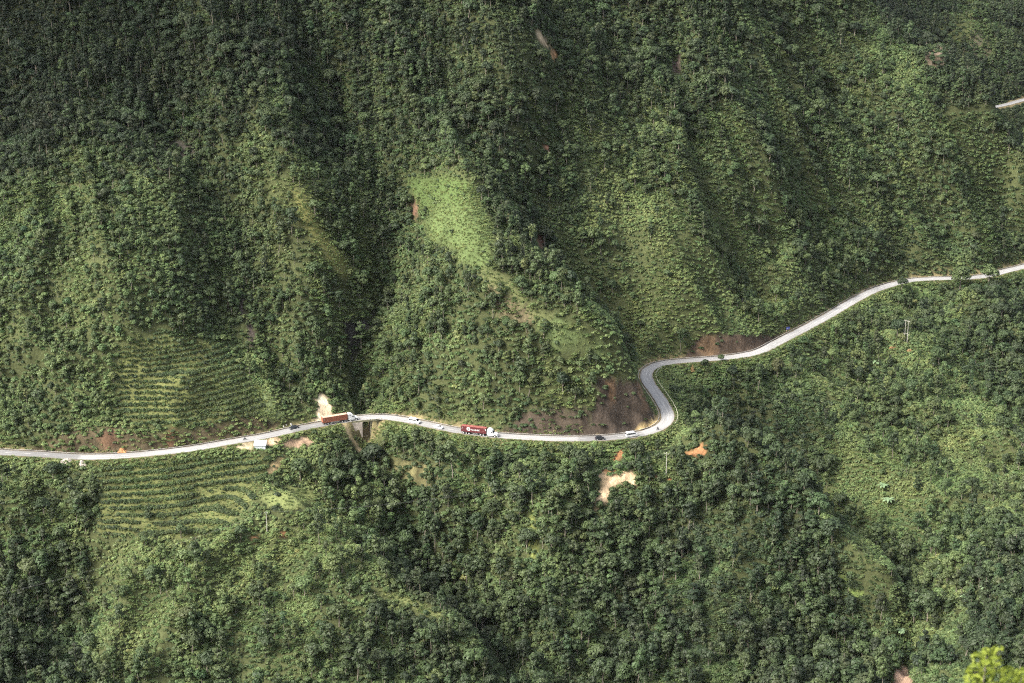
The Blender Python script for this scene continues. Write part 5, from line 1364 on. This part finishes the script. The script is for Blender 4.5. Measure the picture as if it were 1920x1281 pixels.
for k, (a, b_, s, t, lab) in enumerate(((1672, 655, 1.3, .6, 'rust-brown withered bush left of the twin pole foot'), (1705, 662, 1.2, .7, 'orange-brown withered bush right of the twin pole foot'))):
    h3 = hit(a, b_); V, Fq = lobed([(0, 0, .6, .9, .9, .7), (.8, .2, .5, .7, .7, .6), (-.7, .1, .4, .6, .6, .5)], 150, .34, 80 + k, jit=.4)
    o = mesh_np('withered_bush', V, Fq, M_STRAW); o.location = tuple(h3); o.scale = (s,) * 3; o['tone'] = t * .6; o['hue'] = -.015; tag(o, lab, 'withered bush')
M_BAN = leaf_mat('banana_leaf', [(0, (.07, .14, .05)), (.5, (.15, .24, .11)), (1, (.26, .36, .20))], .3)
M_BSTEM = paint('banana_stem', (.16, .20, .08), .8, var=.3)
def banana(px, py, s, seed, tone, label):
    b = hit(px, py); rng = np.random.default_rng(seed); e = empty('banana_plant', tuple(b), (0, 0, rng.random() * 6), s); tag(e, label, 'banana plant', 'banana plants in the lower right ravine')
    MB().tube([(0, 0, -.8), (0, 0, 1.5), (.05, 0, 2.7)], [.2, .16, .1], 8).build('stem', M_BSTEM, e)
    for k in range(9):
        a = k * 2.4 + rng.uniform(-.3, .3); ln = rng.uniform(2.1, 3.0); up = rng.uniform(.5, 1.2); vs, fs = [], []
        for j in range(7):
            t = j / 6; r = ln * (t * .9); z = 2.5 + up * ln * (t - .95 * t * t) * 1.3; wd_ = .42 * math.sin(math.pi * min(1, t * .93 + .07)) ** .7 + .03
            cx, cy = r * math.cos(a), r * math.sin(a); px_, py_ = -math.sin(a) * wd_, math.cos(a) * wd_
            vs += [(cx + px_, cy + py_, z - .1), (cx, cy, z), (cx - px_, cy - py_, z - .1)]
            if j: q = (j - 1) * 3; fs += [(q, q + 3, q + 4, q + 1), (q + 1, q + 4, q + 5, q + 2)]
        o = MB().add(vs, fs).build('leaf', M_BAN, e, smooth=True); o['tone'] = tone; o['hue'] = 0.
for k, a in enumerate(((1655, 925, 1.35, .75, 'higher of two pale banana plants in the ravine below the hairpin'), (1664, 952, 1.5, .85, 'lower of two pale banana plants in the ravine below the hairpin'),
        (1812, 1135, 1.3, .95, 'bright star-shaped banana plant at the lower right'), (1688, 1198, 1.15, .8, 'banana plant on the green slope above the stream'),
        (1686, 1240, 1.15, .6, 'banana plant beside the stream at the bottom'), (1848, 1118, 1.2, .8, 'banana plant on bright scrub right of the star-shaped one'), (1642, 690, 1.1, .7, 'banana plant on scrub below the twin pole'))):
    banana(a[0], a[1], a[2], 200 + k, a[3], a[4])
# ------------------------------------------------------------------ young tree on the near bank, its top just in view
M_YOUNG = leaf_mat('young_leaf', [(0, (.06, .10, .012)), (.5, (.18, .235, .028)), (1, (.32, .36, .065))], .4)
def near_pt(px, py, Y): return Vector(tuple(float(v) for v in at_y(px, py, Y)))
NY = 19.0; top = near_pt(1862, 1235, NY); foot = Vector((top.x - .3, NY - .2, float(zq(top.x - .3, NY - .2)) - .2))
ft = empty('young_tree', tuple(foot)); tag(ft, 'out-of-focus lime green treetop rising into the bottom right corner', 'tree')
lobs = []; rng = np.random.default_rng(5); tips = []
for a, b_, r in ((1850, 1228, .085), (1872, 1222, .075), (1835, 1238, .08), (1828, 1258, .09), (1848, 1252, .09), (1866, 1246, .09), (1822, 1280, .1), (1842, 1285, .12), (1870, 1275, .1), (1890, 1262, .075),
                 (1905, 1275, .10), (1918, 1268, .085), (1895, 1292, .13), (1925, 1292, .15), (1860, 1310, .18), (1810, 1310, .14), (1900, 1330, .2), (1945, 1285, .14), (1960, 1320, .2)):
    p = near_pt(a, b_, NY + rng.uniform(-.35, .35)) - foot; lobs.append((p.x, p.y, p.z, r, r, r)); tips.append(p)
V, Fq = lobed(lobs, 1500, .05, 61, jit=.75, up=.4, low=-1)
o = mesh_np('crown', V, Fq, M_YOUNG, ft); o['tone'] = .62; o['hue'] = 0.
b = MB(); fork = Vector((.1, .05, tips[8].z * .72)); b.tube([(0, 0, -.3), (.05, 0, fork.z * .5), fork], [.07, .05, .04], 8)
for p in tips: b.tube([fork, fork.lerp(p, .55) + Vector((0, 0, -.05)), p], [.022, .012, .004], 5)
b.build('trunk', M_BARK, ft)
# ------------------------------------------------------------------ light, sky, haze, camera
cam = bpy.data.cameras.new('camera'); co = bpy.data.objects.new('camera', cam); COL.objects.link(co)
cam.lens = 36 * F / W; cam.sensor_width = 36; cam.clip_start = .5; cam.clip_end = 9000
co.location = (0, 0, HC); co.rotation_euler = (math.pi / 2 - TH, 0, 0); SC.camera = co
cam.dof.use_dof = True; cam.dof.focus_distance = 900; cam.dof.aperture_fstop = 2.2
SUN_DIR = Vector((-.86, -.46, .90)).normalized()      # towards the sun
wd = bpy.data.worlds.new('World'); SC.world = wd; wd.use_nodes = True
nt = wd.node_tree; nt.nodes.clear()
ow = nt.nodes.new('ShaderNodeOutputWorld'); bg = nt.nodes.new('ShaderNodeBackground'); sk = nt.nodes.new('ShaderNodeTexSky')
sk.sky_type = 'NISHITA'; sk.sun_disc = False
sk.sun_elevation = math.asin(SUN_DIR.z); sk.sun_rotation = math.atan2(SUN_DIR.x, SUN_DIR.y)
sk.air_density = 1.0; sk.dust_density = 5.0; sk.ozone_density = 1.0
hs = nt.nodes.new('ShaderNodeHueSaturation'); hs.inputs['Saturation'].default_value = .5
nt.links.new(sk.outputs[0], hs.inputs['Color']); nt.links.new(hs.outputs[0], bg.inputs[0]); bg.inputs[1].default_value = .15
nt.links.new(bg.outputs[0], ow.inputs[0])
sl = bpy.data.lights.new('sun', 'SUN'); sl.energy = 2.0; sl.angle = math.radians(14); sl.color = (1, .95, .87)
so = bpy.data.objects.new('sun', sl); COL.objects.link(so); so.rotation_euler = (-SUN_DIR).to_track_quat('-Z', 'Y').to_euler()
SC.view_settings.view_transform = 'Standard'; SC.view_settings.look = 'None'; SC.view_settings.gamma = 1; SC.view_settings.exposure = 1.55
SC.cycles.max_bounces = 5; SC.cycles.diffuse_bounces = 4; SC.cycles.glossy_bounces = 1; SC.cycles.transmission_bounces = 2; SC.cycles.volume_bounces = 0; SC.cycles.transparent_max_bounces = 4
SC.cycles.use_denoising = False; SC.cycles.filter_width = 1.15


# unseen white lumps added towards the sun to darken the upper left slope
def shade_blocker_at(px, py, dist, rx, ry, rz_, seed):
    g = Vector(tuple(float(v) for v in hit(px, py))); c = g + SUN_DIR * dist; rng = np.random.default_rng(seed)
    b = bpy.data.meshes.new('shade_blocker'); import bmesh; bm = bmesh.new()
    for k in range(16):
        r = rng.uniform(.38, .62); q = rng.normal(0, .36, 3); mt = Matrix.Translation((q[0] * rx, q[1] * ry, abs(q[2]) * rz_)) @ Matrix.Diagonal((r * rx, r * ry, r * rz_ * 1.2, 1))
        bmesh.ops.create_icosphere(bm, subdivisions=4, radius=1, matrix=mt)
    for v in bm.verts:
        n_ = float(fbm(np.array([v.co.x / 25 + seed]), np.array([v.co.y / 25 + v.co.z / 15]), 4)[0]); v.co *= 1 + .18 * n_
    bm.to_mesh(b); bm.free()
    for q in b.polygons: q.use_smooth = True
    m, nt, out = new_mat('shade_blocker_white'); d = N(nt, 'ShaderNodeBsdfDiffuse'); d.inputs[0].default_value = (.9, .9, .9, 1); t = N(nt, 'ShaderNodeBsdfTranslucent'); t.inputs[0].default_value = (.9, .9, .9, 1)
    x = N(nt, 'ShaderNodeMixShader'); nt.links.new(d.outputs[0], x.inputs[1]); nt.links.new(t.outputs[0], x.inputs[2]); nt.links.new(x.outputs[0], out.inputs['Surface']); b.materials.append(m)
    o = bpy.data.objects.new('shade_blocker', b); COL.objects.link(o); o.location = c; tag(o, 'white lumpy blocker added out of view to shade the upper left slope', 'shade_blocker', kind='structure'); return o
shade_blocker_at(70, 40, 520, 120, 110, 40, 4)

m, nt, out = new_mat('mountain_air'); pv = N(nt, 'ShaderNodeVolumePrincipled')
pv.inputs['Color'].default_value = (.80, .88, .95, 1); pv.inputs['Density'].default_value = .000006; pv.inputs['Anisotropy'].default_value = 0
nt.links.new(pv.outputs[0], out.inputs['Volume'])
zlo, zhi = float(gz.min()) - 3, max(float(gz.max()) + 25, HC + 15)
hz_ = MB().box(30, 1025, (zlo + zhi) / 2, 1500, 2400, zhi - zlo).build('haze', m); tag(hz_, 'thin pale haze in the valley air', 'haze', kind='stuff')
